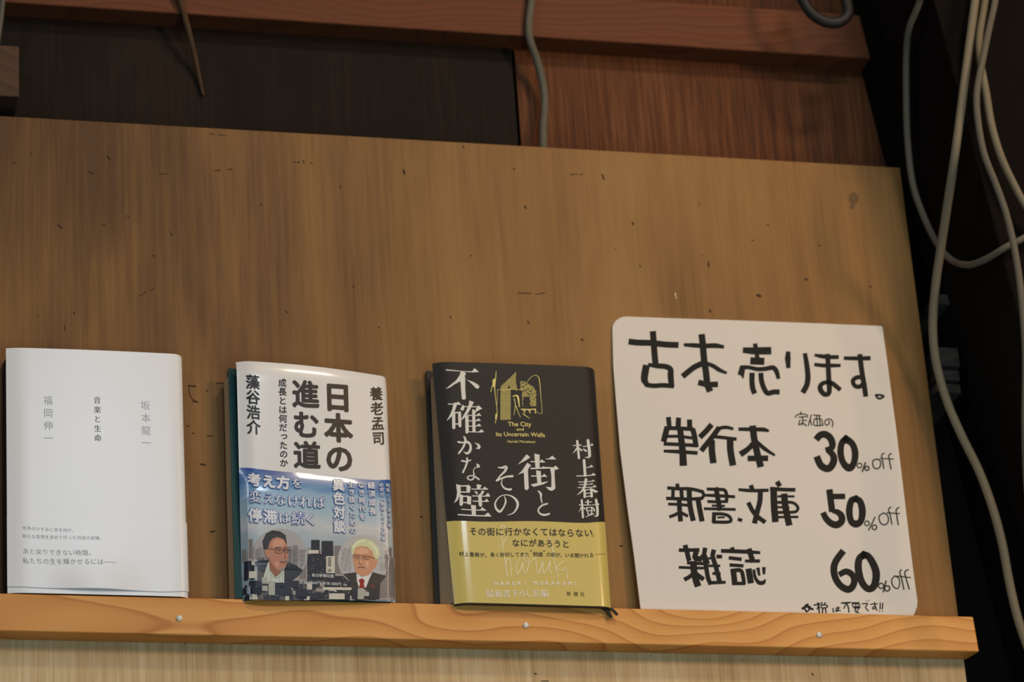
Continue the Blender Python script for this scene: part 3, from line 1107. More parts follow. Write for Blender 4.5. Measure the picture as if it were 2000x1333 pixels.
portrait([
    ((52, 54, 50), [('poly', [(1278, 618), (1430, 596), (1470, 690), (1540, 760), (1622, 594), (1700, 622), (1772, 648), (1705, 730), (1705, 800), (1385, 800), (1372, 712)])]),
    ((228, 224, 216), [('poly', [(1436, 606), (1500, 655), (1606, 612), (1545, 770), (1470, 790), (1440, 690)])]),
    ((150, 32, 32), [('poly', [(1458, 684), (1500, 664), (1532, 692), (1520, 722), (1532, 778), (1464, 778), (1476, 722)]), ('disc', 1620, 754, 15)]),
    ((206, 148, 112), [('poly', [(1390, 392), (1408, 320), (1500, 288), (1600, 330), (1640, 420), (1682, 446), (1664, 530), (1622, 572), (1570, 632), (1490, 640), (1432, 604), (1406, 520)])]),
    ((226, 172, 138), [('poly', [(1420, 350), (1490, 312), (1560, 330), (1590, 372), (1500, 388), (1425, 382)]), ('poly', [(1474, 430), (1496, 488), (1476, 500), (1460, 486)]), ('poly', [(1530, 470), (1580, 470), (1570, 540), (1540, 530)])]),
    ((212, 212, 164), [('poly', [(1376, 400), (1376, 300), (1436, 232), (1530, 206), (1622, 240), (1692, 325), (1702, 400), (1672, 452), (1640, 432), (1612, 350), (1560, 308), (1490, 296), (1424, 316), (1398, 400)])]),
    ((238, 236, 204), [('stroke', [(1400, 310), (1450, 255), (1530, 230)], 16), ('stroke', [(1580, 250), (1650, 320), (1676, 400)], 14)]),
    ((96, 64, 50), [('stroke', [(1400, 398), (1480, 402)], 7), ('stroke', [(1498, 404), (1590, 416)], 7), ('stroke', [(1402, 400), (1412, 434), (1460, 440), (1480, 404)], 5), ('stroke', [(1500, 404), (1512, 440), (1570, 446), (1590, 418)], 5),
                    ('stroke', [(1590, 420), (1640, 436)], 6), ('stroke', [(1455, 545), (1490, 536), (1530, 548)], 9), ('stroke', [(1478, 440), (1466, 492), (1492, 500)], 6)]),
    ((60, 42, 36), [('stroke', [(1424, 418), (1456, 420)], 7), ('stroke', [(1520, 424), (1556, 428)], 7)]),
], 'printed portrait of a white haired person in glasses and red tie', lay + 0.00036)
fg = Print(OB, SB)
for r in [(345, 660, 415, 720), (350, 755, 415, 815), (425, 700, 500, 860), (1450, 780, 1520, 905), (1520, 820, 1580, 870)]:
    fg.rect(*r, n=2)
fg.build('printed_building', plain('print_front_buildings', srgb(176, 176, 160), 0.3, 0.4), b2.band_surface, lay + 0.00068, bd2)['label'] = 'pale printed roofs in front'
fg = Print(OB, SB)
for r in [(200, 700, 345, 760), (500, 715, 600, 760), (600, 720, 690, 800), (690, 700, 770, 770), (500, 770, 690, 860), (740, 790, 860, 880), (1380, 790, 1450, 905), (1580, 790, 1700, 905), (140, 770, 340, 850)]:
    fg.rect(*r, n=2)
fg.build('printed_building', plain('print_front_dark_buildings', srgb(42, 44, 56), 0.3, 0.4), b2.band_surface, lay + 0.00066, bd2)['label'] = 'dark printed blocks in front'
band_text(0, 0.045, True).build('band_lettering', M['halo_ink'], b2.band_surface, 0.00128, bd2)['label'] = 'blue glow printed round the white words'
band_text(0, 0.0, False).build('band_lettering', M['white_ink'], b2.band_surface, 0.00142, bd2)['label'] = 'white words'
tx = Print(OB, SB)
tx.text('毎日新聞出版', (938, 636), (1152, 646), 42, off=0.008)
tx.line('定価:1760円', (776, 730), (1018, 742), 44)
tx.line('本体1600円', (1042, 744), (1256, 754), 44)
tx.line('00', (1284, 756), (1324, 758), 36)
tx.build('imprint_lettering', M['white_ink'], b2.band_surface, 0.00136, bd2)['label'] = 'small white imprint and price'

# ---- charcoal hardback with gold band (middle right)
F3 = [at_y(846, 706, -0.0235), at_y(1164, 717, -0.0225), at_y(1197.5, 1188, -0.0245), at_y(889.5, 1179.5, -0.0245)]
B3 = [at_y(831, 727, -0.0012), F3[1] + [0.001, 0.0205, -0.004], F3[2] + [0.0, 0.0235, 0.0], at_y(848, 1181, -0.0014)]
B3[2][2] = B3[3][2] = F3[3][2]
b3 = Book(F3, B3, spine_r=0.075, bow=0.0008, curl=0.0038, curl_w=0.10, top_curl=0.0004)
w3 = thing('book', 'charcoal hardback with ivory title and gold band, next to the white sign', 'book', F3[3] * 0.5 + F3[2] * 0.5 + [0, 0.012, 0.002], 'books on the ledge')
# front and spine hang in front of the ledge, so the boards stop above it on the way round
lift3 = (SHELF_Z + 0.0006 - F3[3][2]) / (F3[0][2] - F3[3][2])


def low3(u):
    return 0.0


path_lo = lambda u: 0.0
jm = b3.wrap(0.0, 1.0, 0.0, 0.0022, nv=18)
jm.v = [p if p[1] < LD - 0.0004 else (p[0], p[1], max(p[2], SHELF_Z + 0.0005)) for p in jm.v]
jk3 = jm.build('dust_jacket', M['charcoal'], w3, True)
mp = b3.block(0.035, 0.95, 0.13, 0.92, 0.0, 0.975, 0.0)
pl_ = np.array(mp.v)
e_t, e_b = at_y(842.5, 742, -0.006), at_y(862, 1182, -0.006)
mp = MB()
zt = F3[0][2] - 0.006
xr_t, xr_b = F3[1][0] - 0.006, F3[2][0] - 0.006
mp.hexa([(e_t[0] + 0.003, -0.0205, zt), (xr_t, -0.0195, zt), (xr_b, -0.0215, SHELF_Z + 0.0005), (e_b[0] + 0.006, -0.0215, SHELF_Z + 0.0005),
         (e_t[0] - 0.0005, -0.0042, zt), (xr_t, -0.0042, zt), (xr_b, -0.0042, SHELF_Z + 0.0005), (e_b[0] - 0.0005, -0.0042, SHELF_Z + 0.0005)])
mp.build('page_block', M['pages'], w3)
vb = lambda u: b3.uv_of((873 + 314 * u, 1019.3 + 0.2 * u + 5.5 * u ** 5))[1]
bm = b3.wrap(0.004, vb, 0.0004, 0.0002, nv=12)
bm.v = [p if p[1] < LD - 0.0004 else (p[0], p[1], max(p[2], SHELF_Z + 0.0007)) for p in bm.v]
bd3 = bm.build('paper_band', M['gold_band'], w3, True)
t = Print((840, 700), 8.333)
# 不
t.poly([(250, 195), (540, 212), (680, 215), (725, 160), (795, 225), (690, 232), (250, 215)])
t.poly([(500, 220), (555, 222), (585, 258), (560, 290), (572, 320), (570, 480), (583, 660), (548, 682), (515, 665), (500, 480), (492, 380), (400, 430), (320, 490), (245, 518), (330, 445), (420, 370), (480, 280)])
t.poly([(590, 350), (700, 385), (780, 430), (805, 465), (780, 500), (740, 485), (690, 430), (640, 385)])
# 確
t.poly([(285, 752), (400, 750), (455, 715), (512, 765), (285, 768)])
t.strokes(([(405, 760), (375, 860), (330, 950), (270, 1028)], [60, 48, 40, 6]), ([(378, 900), (380, 1145)], 54), ([(478, 895), (482, 1110)], 50))
t.hbar((395, 897), (480, 892), 22).hbar((400, 1084), (470, 1077), 18)
t.poly([(530, 758), (562, 790), (545, 850), (515, 862), (490, 838)])
t.poly([(640, 690), (712, 715), (660, 820), (600, 925), (560, 970), (500, 1025), (510, 990), (580, 870), (625, 770)])
t.hbar((545, 790), (790, 790), 14, [(790, 768), (850, 820), (760, 865), (710, 920), (700, 900), (740, 850), (755, 798)])
t.poly([(570, 945), (625, 925), (630, 1200), (602, 1236), (575, 1215)])
t.poly([(685, 830), (730, 845), (735, 930), (740, 1192), (690, 1197)])
t.hbar((615, 930), (770, 935), 14, [(738, 938), (795, 890), (838, 937)])
t.hbar((615, 1022), (760, 1020), 14, [(733, 1022), (790, 978), (830, 1020)])
t.hbar((615, 1108), (760, 1108), 14, [(738, 1110), (800, 1063), (835, 1107)])
t.hbar((615, 1200), (840, 1202), 14, [(780, 1206), (840, 1155), (882, 1203)])
t.crop((860, 840), 7.406)
# か な
t.strokes(([(255, 185), (330, 190), (395, 180), (435, 225), (430, 300), (385, 345), (335, 320)], [30, 22, 36, 34, 38, 34, 6]),
          ([(340, 102), (362, 150), (332, 250), (262, 352)], [22, 34, 28, 24]))
t.poly([(490, 180), (560, 203), (585, 240), (570, 278), (510, 272), (545, 245), (530, 215)])
t.strokes(([(310, 455), (370, 462), (440, 440)], [28, 20, 18]), ([(385, 412), (388, 460), (362, 540), (322, 625)], [26, 28, 26, 24]))
t.poly([(515, 485), (560, 500), (577, 540), (520, 552), (530, 520)])
t.strokes(([(512, 542), (480, 585), (488, 660), (478, 708), (430, 728), (390, 700), (422, 668), (490, 672), (560, 718)], [12, 10, 24, 22, 18, 22, 12, 24, 24]))
# 壁
t.poly([(222, 795), (290, 815), (287, 940), (240, 1040), (190, 1072), (225, 1000), (237, 920)])
t.hbar((280, 822), (400, 816), 18).poly([(375, 806), (410, 800), (440, 830), (425, 915), (378, 910)])
t.hbar((280, 910), (400, 905), 18)
t.strokes(([(300, 968), (296, 1090)], 50)).poly([(385, 955), (447, 968), (442, 1087), (385, 1080)])
t.hbar((300, 972), (400, 966), 18).hbar((300, 1062), (400, 1058), 16)
t.poly([(528, 785), (597, 800), (572, 860), (530, 860)]).hbar((452, 858), (690, 858), 14, [(608, 862), (640, 820), (693, 860)])
t.poly([(490, 885), (530, 892), (545, 925), (525, 937)]).poly([(600, 878), (642, 890), (590, 958), (566, 958)])
t.hbar((458, 958), (720, 960), 14, [(640, 964), (690, 908), (723, 961)]).hbar((468, 1034), (700, 1036), 14, [(630, 1040), (670, 995), (706, 1038)])
t.strokes(([(570, 955), (582, 1090)], 50))
t.poly([(440, 1090), (515, 1095), (512, 1244), (458, 1244)]).hbar((300, 1160), (660, 1164), 14, [(568, 1169), (605, 1118), (669, 1166)])
t.hbar((245, 1240), (735, 1246), 18, [(635, 1240), (690, 1195), (739, 1250)])
t.crop((950, 870), 7.692)
# 街
t.poly([(600, 145), (655, 190), (600, 230), (465, 300), (525, 240)])
t.poly([(610, 272), (668, 310), (625, 362), (620, 400), (633, 660), (602, 686), (570, 668), (558, 420), (470, 450), (535, 388)])
t.poly([(716, 135), (797, 150), (795, 352), (735, 356)]).hbar((660, 256), (876, 258), 16, [(788, 266), (830, 219), (880, 262)])
t.hbar((660, 360), (940, 345), 20, [(828, 345), (850, 323), (905, 345)])
t.poly([(742, 385), (814, 397), (822, 590), (765, 602)]).hbar((668, 472), (906, 474), 16, [(823, 484), (865, 435), (911, 478)])
t.poly([(660, 600), (720, 586), (930, 547), (862, 592), (720, 632), (693, 630)])
t.poly([(885, 205), (930, 206), (990, 160), (1052, 214), (900, 218)])
t.hbar((880, 343), (1010, 345), 20, [(998, 342), (1040, 307), (1088, 350), (1060, 368), (1005, 365)])
t.poly([(955, 345), (1028, 358), (1022, 440), (1035, 650), (1005, 680), (970, 691), (930, 675), (888, 632), (975, 637), (974, 450)])
# と そ の
t.strokes(([(775, 697), (813, 740), (816, 800), (832, 875)], [20, 36, 24, 16]), ([(912, 885), (830, 915), (775, 980), (800, 1035), (870, 1056), (942, 1036)], [26, 26, 22, 26, 32, 26]))
t.strokes(([(172, 335), (230, 342), (292, 332), (280, 390), (210, 460), (155, 530)], [12, 28, 46, 34, 24, 20]), ([(155, 532), (220, 505), (300, 478), (388, 472)], [34, 26, 26, 36]),
          ([(240, 515), (225, 580), (265, 645), (330, 672), (365, 668)], [8, 18, 26, 32, 36]))
t.strokes(([(268, 762), (288, 850), (252, 945), (200, 1000), (145, 950), (132, 870), (190, 785), (280, 750), (380, 775), (455, 850), (463, 930), (405, 1022), (310, 1057)], [8, 26, 24, 38, 30, 24, 16, 12, 22, 38, 34, 20, 5]))
t.build('title_lettering', M['ivory_ink'], b3.surface, 0.00035, jk3)['label'] = 'large ivory brush serif title'
t = Print((1080, 850), 7.84)
# 村上春樹
t.strokes(([(372, 92), (398, 355)], 34), ([(380, 185), (310, 278)], [30, 6]), ([(402, 205), (438, 240)], [14, 26]))
t.hbar((310, 158), (436, 162), 12, [(392, 165), (415, 143), (440, 164)])
t.hbar((455, 185), (605, 182), 12, [(562, 186), (585, 150), (608, 184)])
t.strokes(([(528, 98), (548, 250), (553, 335)], 40), ([(462, 222), (502, 256)], [14, 30])).poly([(478, 348), (535, 345), (575, 325), (572, 352), (540, 372)])
t.strokes(([(473, 392), (490, 630)], 38)).hbar((500, 508), (605, 508), 12, [(545, 510), (575, 477), (608, 511)])
t.hbar((358, 625), (640, 638), 14, [(565, 640), (610, 604), (643, 642)])
t.hbar((388, 720), (626, 728), 12, [(570, 732), (604, 708), (630, 732)]).hbar((405, 762), (600, 770), 12, [(560, 776), (585, 752), (606, 774)])
t.hbar((378, 805), (650, 818), 12, [(585, 822), (625, 790), (655, 821)])
t.strokes(([(502, 688), (480, 800), (432, 870), (370, 915)], [40, 34, 24, 5])).poly([(555, 815), (610, 850), (682, 895), (640, 910), (590, 870)])
t.strokes(([(484, 850), (484, 955)], 34), ([(580, 850), (586, 958)], 34)).hbar((485, 848), (580, 848), 13).hbar((485, 902), (580, 902), 12).hbar((485, 950), (580, 950), 14)
t.strokes(([(440, 998), (460, 1265)], 30), ([(436, 1105), (400, 1180)], [18, 5]), ([(462, 1110), (490, 1135)], [12, 20])).hbar((398, 1070), (502, 1076), 13)
t.strokes(([(530, 1006), (535, 1080)], 24), ([(530, 1192), (542, 1226)], 18), ([(592, 1185), (574, 1226)], 18), ([(502, 1256), (612, 1222)], [10, 20])).hbar((488, 1034), (590, 1040), 12).hbar((494, 1080), (582, 1086), 11)
t.strokes(([(512, 1118), (520, 1172)], 18), ([(590, 1120), (586, 1174)], 18)).hbar((512, 1120), (592, 1122), 12).hbar((518, 1168), (588, 1172), 12)
t.hbar((592, 1086), (696, 1092), 12, [(660, 1094), (682, 1070), (698, 1094)]).strokes(([(648, 1016), (668, 1150), (668, 1255)], 36), ([(606, 1132), (626, 1178)], [14, 24])).poly([(610, 1254), (650, 1258), (686, 1240), (682, 1262), (655, 1280)])
t.build('author_lettering', M['ivory_ink'], b3.surface, 0.00035, jk3)['label'] = 'small ivory brush serif name'

# emblem above the English title: a plain brick gateway drawing
e = Print((940, 700), 7.406)
random.seed(3)
for r in range(44):
    y = 215 + r * 15.6
    x0 = 276 - (4 if y > 520 else 0) + (max(0, 410 - y) * 1.08 if y < 410 else 0)
    x1 = 495 if y < 455 else 420
    k = int((x1 - x0) / 15)
    for i in range(k + 1):
        if abs(x0 + i * 15 - 388) < 14 and abs(y - 425) < 14:
            continue
        x = x0 + i * 15 + (r % 2) * 6
        if x + 9 < x1 + 6:
            e.rect(x, y, x + 10.5, y + 10)
for r in range(24):
    y = 345 + r * 15
    a = 560 + (0 if y < 470 else 26)
    bnd = 790 - ((max(0, 480 - y)) ** 2) / 115
    for i in range(int((bnd - a) / 17)):
        x = a + i * 17 + (r % 2) * 8
        if 600 < x < 690 and y > 560 or R(0, 1) < 0.16:
            continue
        e.rect(x, y, x + 12, y + 10)
e.stroke([(575, 748), (680, 752), (785, 745)], 16)
for x in (622, 698, 780):
    e.stroke([(x, 750), (x, 800)], 15)
e.stroke([(600, 770), (622, 755), (660, 756), (695, 770)], 8)
e.stroke([(212, 195), (205, 300), (192, 420), (205, 580), (228, 800), (200, 940)], [8, 12, 14, 7, 9, 9])
e.stroke([(185, 320), (180, 400)], 42).stroke([(160, 400), (135, 490)], 9)
e.stroke([(215, 815), (212, 880)], 24)
e.stroke([(225, 680), (232, 480), (245, 462), (430, 460), (600, 465)], 5)
e.stroke([(665, 345), (700, 300), (768, 255), (835, 300), (858, 560), (878, 805), (790, 780)], [5, 6, 6, 12, 7, 6, 4], sub=2)
e.stroke([(455, 560), (500, 550), (528, 580), (548, 715)], [14, 22, 30, 12])
e.stroke([(470, 590), (488, 680), (470, 835)], [12, 10, 6]).stroke([(500, 700), (530, 790), (562, 862)], [12, 8, 6])
e.stroke([(600, 815), (650, 850), (700, 882)], [14, 10, 6])
e.stroke([(500, 400), (508, 480)], 8)
em = e.build('gateway_emblem', M['yellow_ink'], b3.surface, 0.00035, jk3)
em['label'] = 'yellow line drawing of a brick gateway'
t = Print((940, 700), 7.406)
t.line('The City', (386, 990), (720, 996), 92, off=0.012)
t.line('and', (506, 1056), (610, 1058), 62, off=0.01)
t.line('Its Uncertain Walls', (216, 1130), (918, 1146), 86, off=0.012)
t.line('Haruki Murakami', (378, 1228), (776, 1236), 52, off=0.008)
t.build('english_lettering', M['yellow_ink'], b3.surface, 0.00035, jk3)['label'] = 'small yellow English title'
CB = ((870, 1010), 5.882)
t = Print(*CB)
t.text('その街に行かなくてはならない', (318, 170), (1640, 187), 98, off=0.012)
t.text('なにがあろうと', (805, 305), (1382, 315), 92, off=0.014)
t.text('村上春樹が、', (180, 435), (482, 441), 58, off=0.003)
t.text('長く封印してきた', (540, 436), (935, 440), 55, off=0.003)
t.text('物語', (1030, 438), (1088, 439), 58, off=0.003)
t.line('"', (972, 432), (990, 432), 56, off=0.003)
t.line('"', (1122, 434), (1140, 434), 56, off=0.003)
t.text('の扉が、', (1180, 440), (1345, 443), 57, off=0.003)
t.text('いま開かれる', (1400, 441), (1675, 446), 56, off=0.003)
t.stroke([(1715, 444), (1825, 449)], 3.5)
t.build('band_lettering', M['band_black'], b3.surface, 0.0007, bd3)['label'] = 'black words'
t = Print(*CB)
t.stroke([(1678, 228), (1690, 214), (1703, 226), (1692, 238), (1679, 230)], 5)
t.build('band_lettering', M['green_ink'], b3.surface, 0.0007, bd3)['label'] = 'small green full stop'
t = Print(*CB)
for pts in [[(605, 350), (650, 320), (700, 240), (692, 150), (657, 100), (640, 140), (655, 300), (690, 560), (710, 690)],
            [(700, 640), (692, 540), (720, 478), (745, 540), (755, 680)],
            [(850, 490), (812, 550), (820, 665), (858, 610), (884, 540), (885, 620), (915, 658), (952, 560), (938, 475), (905, 445), (890, 485), (945, 535), (1010, 492), (1032, 480)],
            [(1030, 478), (1040, 600), (1062, 665), (1098, 570), (1112, 520), (1122, 658), (1170, 590), (1200, 510), (1192, 610), (1215, 655)],
            [(1190, 230), (1230, 400), (1258, 580), (1292, 700)], [(1350, 512), (1270, 592), (1335, 622), (1382, 588), (1400, 712)], [(1374, 486), (1386, 512)]]:
    t.stroke(pts, [6, 9, 8, 7, 9])
t.build('signature_lettering', M['signature_ink'], b3.surface, 0.00066, bd3)['label'] = 'pale handwritten signature'
t = Print(*CB)
t.text('HARUKI', (582, 766), (915, 768), 62, off=0.016)
t.text('MURAKAMI', (1028, 768), (1495, 766), 62, off=0.016)
t.text('最新書', (510, 885), (700, 886), 96, serif=0.02)
t.text('下ろし', (795, 885), (950, 886), 90, serif=0.02)
t.text('長編', (1040, 885), (1135, 886), 96, serif=0.02)
t.build('band_lettering', M['pale_ink'], b3.surface, 0.0007, bd3)['label'] = 'pale pink words'
t = Print(*CB)
t.text('新潮社', (1418, 884), (1575, 888), 54, off=0.004)
t.build('imprint_lettering', M['olive_ink'], b3.surface, 0.0007, bd3)['label'] = 'small olive imprint'


def ribbon(pts, w):
    """flat woven bookmark ribbon hanging from the spine"""
    P = smooth([np.asarray(p) for p in pts], 6)
    n = len(P)
    m = MB()
    vs = []
    for i, p in enumerate(P):
        q = P[min(i + 1, n - 1)] - P[max(i - 1, 0)]
        s = np.cross(q, np.array([0.2, -1, 0.1]))
        s = s / np.linalg.norm(s) * w / 2
        d = np.array([0, 0.0002, 0])
        vs += [p - s - d, p + s - d, p + s + d, p - s + d]
    fs = [(4 * i + k, 4 * i + (k + 1) % 4, 4 * i + 4 + (k + 1) % 4, 4 * i + 4 + k) for i in range(n - 1) for k in range(4)]
    fs += [(3, 2, 1, 0), tuple(4 * (n - 1) + k for k in range(4))]
    m.add(vs, fs)
    return m


for pts in ([(1150, 1184.5, -0.0196), (1172, 1186.5, -0.0200), (1186, 1193, -0.0212), (1194, 1207, -0.0215)],
            [(1166, 1185, -0.0196), (1186, 1187, -0.0205), (1197, 1193, -0.0222), (1206, 1202, -0.0226)]):
    ribbon([at_y(*p) for p in pts], 0.0026).build('bookmark_ribbon', M['ribbon'], w3)['label'] = 'dark green ribbon end'

# ------------------------------------------------------------------ hand-lettered sign
sb = at_y(1500, 1190, -0.0120)
stp = at_y(1470, 628, -0.0016)
ydir = stp - sb
nrm = np.cross(np.array([1.0, 0, 0]), np.array([0, ydir[1], ydir[2]]))
nrm /= np.linalg.norm(nrm)
if nrm[1] > 0:
    nrm = -nrm
SP = np.array([0, -0.0120, SHELF_Z + 0.0])
sign_surf = flat_surface(SP, nrm)
arc = lambda cx, cy, rx, ry, a0, a1, n=8: [(cx + rx * math.cos(math.radians(a)), cy + ry * math.sin(math.radians(a))) for a in np.linspace(a0, a1, n)]
zb = SHELF_Z + 0.0004
br_, bl_ = at_plane(1786, 1203, SP, nrm), at_plane(1252, 1188, SP, nrm)
pxb = [project(np.array([[p[0], SP[1], zb]]))[0] for p in (br_, bl_)]
outline = arc(1224, 643, 28, 24.5, 182, 266) + [(1300, 621.5), (1450, 626.5), (1600, 632)] + arc(1719, 642, 5, 5, -80, -5, 5)
outline += [(1735, 722), (1752, 852), (1770, 1002), (1782, 1102), (1789.5, 1158)] + [(1792, 1175), (1791, 1186), (1787, 1197), (pxb[0][0] - 5, pxb[0][1])]
outline += [(pxb[1][0] + 1.5, pxb[1][1]), (1251, 1187), (1238.5, 1085), (1225, 988), (1211.5, 881), (1203.8, 790), (1198, 715)]
front = sign_surf(np.array(outline), 0.0)
back = front - nrm * 0.0018
k = len(outline)
mb = MB()
mb.add(list(front) + list(back), [tuple(range(k)), tuple(range(2 * k - 1, k - 1, -1))] + [(i, k + i, k + (i + 1) % k, (i + 1) % k) for i in range(k)])
sign = mb.build('price_sign', M['card'])
tag(sign, 'white card sign hand-lettered in black marker, leaning at the right end of the ledge', 'sign')
INK = 0.00015

s = Print((1180, 600), 6.667)
s.chisel = 0.12
s.strokes(([(345, 455), (450, 466), (620, 470), (800, 490), (940, 496)], 70), ([(636, 345), (645, 470), (655, 600), (668, 740)], 72), ([(545, 790), (528, 880), (524, 950), (548, 1000)], [82, 84, 80, 60]),
          ([(585, 755), (690, 768), (800, 778), (862, 815), (865, 900), (876, 1020)], [40, 60, 62, 66, 72, 66]), ([(560, 1018), (650, 1028), (760, 1022), (885, 1030)], 54),
          ([(1050, 495), (1150, 500), (1300, 508), (1450, 505), (1545, 520)], [36, 52, 54, 58, 40]), ([(1272, 385), (1285, 500), (1302, 700), (1325, 850), (1342, 1000), (1368, 1075)], 76),
          ([(1280, 735), (1180, 782), (1110, 832), (1040, 890)], 66), ([(1330, 735), (1420, 770), (1500, 822), (1585, 858)], [44, 50, 50, 30]), ([(1250, 990), (1350, 1012), (1455, 1010)], 66))
s.crop((1430, 630), 6.06)
s.strokes(([(150, 332), (250, 338), (430, 338)], [60, 76, 80]), ([(273, 270), (285, 340), (300, 440)], 46), ([(245, 458), (300, 460), (350, 462)], 76), ([(120, 545), (108, 600)], [60, 70]), ([(108, 600), (132, 660)], [60, 12]),
          ([(120, 535), (200, 535), (300, 556), (400, 550), (480, 538), (520, 575), (545, 655)], [46, 40, 44, 46, 52, 52, 40]), ([(235, 620), (234, 700), (242, 780), (258, 825)], 56),
          ([(340, 620), (348, 700), (380, 790), (420, 840), (490, 826), (540, 826)], 54), ([(662, 365), (658, 430), (664, 525)], [48, 62, 46]), ([(863, 385), (882, 500), (896, 640), (884, 740), (846, 815)], [46, 54, 58, 58, 58]),
          ([(985, 390), (1050, 402), (1150, 412), (1245, 412)], [30, 44, 44, 42]), ([(985, 502), (1080, 512), (1180, 512), (1270, 512)], [36, 42, 42, 34]),
          ([(1130, 395), (1135, 500), (1142, 650), (1150, 780), (1140, 845), (1090, 852), (1045, 800), (1045, 750), (1090, 716), (1170, 716), (1220, 750), (1268, 790)], [52, 52, 54, 54, 50, 52, 56, 50, 44, 44, 50, 46]),
          ([(1335, 425), (1450, 428), (1620, 426)], [38, 42, 46]), ([(1512, 398), (1526, 520), (1545, 650), (1565, 760), (1578, 860)], 54), ([(1540, 655), (1480, 652), (1428, 692), (1452, 752), (1510, 762), (1555, 722)], 46),
          ([(1700, 862), (1720, 896), (1755, 903), (1792, 876), (1745, 862), (1702, 862)], 22))
s.build('heading_lettering', M['marker'], sign_surf, INK, sign)

s = Print((1430, 630), 6.06)
for pts in [[(810, 1062), (815, 1095)], [(745, 1125), (770, 1096), (830, 1086), (888, 1100), (886, 1126)], [(790, 1125), (870, 1118)], [(832, 1120), (834, 1170), (829, 1212)], [(834, 1166), (878, 1162)],
            [(800, 1160), (790, 1216), (835, 1196), (878, 1226)], [(938, 1095), (918, 1160), (902, 1222)], [(922, 1150), (942, 1218)], [(965, 1100), (1045, 1106)], [(1000, 1106), (996, 1150)], [(1030, 1108), (1034, 1150)],
            [(970, 1146), (972, 1220), (1072, 1222)], [(970, 1146), (1050, 1146), (1074, 1220)], [(1005, 1150), (1008, 1215)], [(1035, 1150), (1042, 1215)],
            [(1140, 1165), (1150, 1198), (1115, 1220), (1094, 1190), (1112, 1155), (1160, 1148), (1190, 1185), (1184, 1240)]]:
    s.stroke(pts, 14)
s.build('small_lettering', M['pencil'], sign_surf, INK, sign)

s = Print((1260, 790), 6.667)
s.chisel = 0.12
s.strokes(([(305, 190), (314, 290)], 56), ([(434, 200), (430, 290)], 60), ([(578, 225), (580, 300)], 60), ([(282, 320), (262, 400), (246, 465)], 68), ([(275, 315), (400, 314), (615, 326)], 46), ([(625, 345), (645, 430), (660, 535)], 62),
          ([(300, 420), (440, 420), (600, 440)], 36), ([(258, 518), (440, 526), (670, 540)], 42), ([(255, 612), (440, 620), (665, 636)], [34, 46, 44]), ([(455, 330), (475, 500), (490, 650), (496, 770)], [70, 76, 80, 86]),
          ([(850, 285), (800, 345), (730, 415)], 64), ([(950, 325), (880, 420), (800, 520), (745, 590)], 62), ([(866, 500), (870, 620), (885, 740)], 76), ([(945, 318), (1050, 302), (1135, 320)], [40, 42, 34]), ([(905, 425), (1020, 436), (1175, 455)], 40), ([(1106, 470), (1110, 600), (1138, 770)], 78),
          ([(1230, 326), (1400, 330), (1540, 332), (1600, 348)], [40, 46, 50, 30]), ([(1402, 310), (1420, 450), (1450, 600), (1480, 720), (1498, 790)], 78), ([(1420, 500), (1340, 585), (1262, 640)], [60, 62, 72]), ([(1450, 490), (1560, 585), (1680, 662)], [46, 48, 28]), ([(1360, 708), (1470, 706), (1575, 706)], 66))
s.build('item_lettering', M['marker'], sign_surf, INK, sign)['label'] = 'first item name, upper line'
s = Print((1540, 790), 8.333)
s.chisel = 0.12
s.stroke([(448, 580), (510, 510), (590, 492), (675, 545), (715, 650), (690, 722), (600, 745)], [98, 100, 104, 100, 98, 90, 70], cap=False)
s.stroke([(640, 748), (722, 830), (735, 930), (680, 1030), (610, 1048), (520, 990), (458, 850)], [80, 96, 104, 104, 104, 102, 100], cap=False)
s.stroke([(935, 570), (865, 640), (847, 800), (890, 955), (985, 1040), (1060, 965), (1085, 800), (1040, 650), (935, 570)], [110, 90, 96, 92, 112, 92, 100, 92, 110])
s.build('price_lettering', M['marker'], sign_surf, INK, sign)['label'] = 'bold number of the first price line'


def ring(cx, cy, r):
    return [(cx + r * math.cos(a), cy + r * math.sin(a)) for a in np.linspace(0, 2 * math.pi, 9)]


s = Print((1540, 790), 8.333)
for pts, w in [(ring(1155, 1000, 38), 20), ([(1250, 955), (1200, 1098)], 26), (ring(1276, 1046, 34), 24), ([(1430, 895), (1372, 930), (1385, 1028), (1450, 1052), (1495, 1000), (1490, 920), (1430, 895)], 22),
               ([(1555, 800), (1515, 832), (1530, 920), (1550, 1048)], 22), ([(1670, 805), (1630, 842), (1645, 930), (1668, 1058)], 22), ([(1490, 885), (1708, 895)], 19)]:
    s.stroke(pts, w)
s.crop((1560, 930), 8.333)
for pts, w in [(ring(1110, 775, 38), 20), ([(1240, 672), (1190, 780), (1138, 882)], 22), (ring(1232, 840, 38), 21), ([(1380, 605), (1308, 660), (1330, 768), (1410, 798), (1460, 730), (1440, 640), (1380, 605)], 21),
               ([(1500, 510), (1460, 550), (1490, 650), (1514, 788)], 21), ([(1630, 516), (1585, 560), (1600, 680), (1620, 798)], 23), ([(1435, 605), (1638, 616)], 20)]:
    s.stroke(pts, w)
s.crop((1560, 1060), 8.333)
for pts, w in [(ring(1340, 710, 42), 22), ([(1420, 632), (1376, 808)], 25), (ring(1440, 752, 42), 23), ([(1560, 547), (1510, 620), (1540, 720), (1610, 753), (1640, 680), (1630, 590), (1560, 547)], 20),
               ([(1668, 450), (1645, 490), (1680, 620), (1710, 768)], 23), ([(1780, 446), (1725, 490), (1755, 620), (1798, 763)], 23), ([(1570, 550), (1680, 560), (1818, 576)], 19)]:
    s.stroke(pts, w)
s.build('off_lettering', M['pencil'], sign_surf, INK, sign)['label'] = 'thin handwritten percent off words'

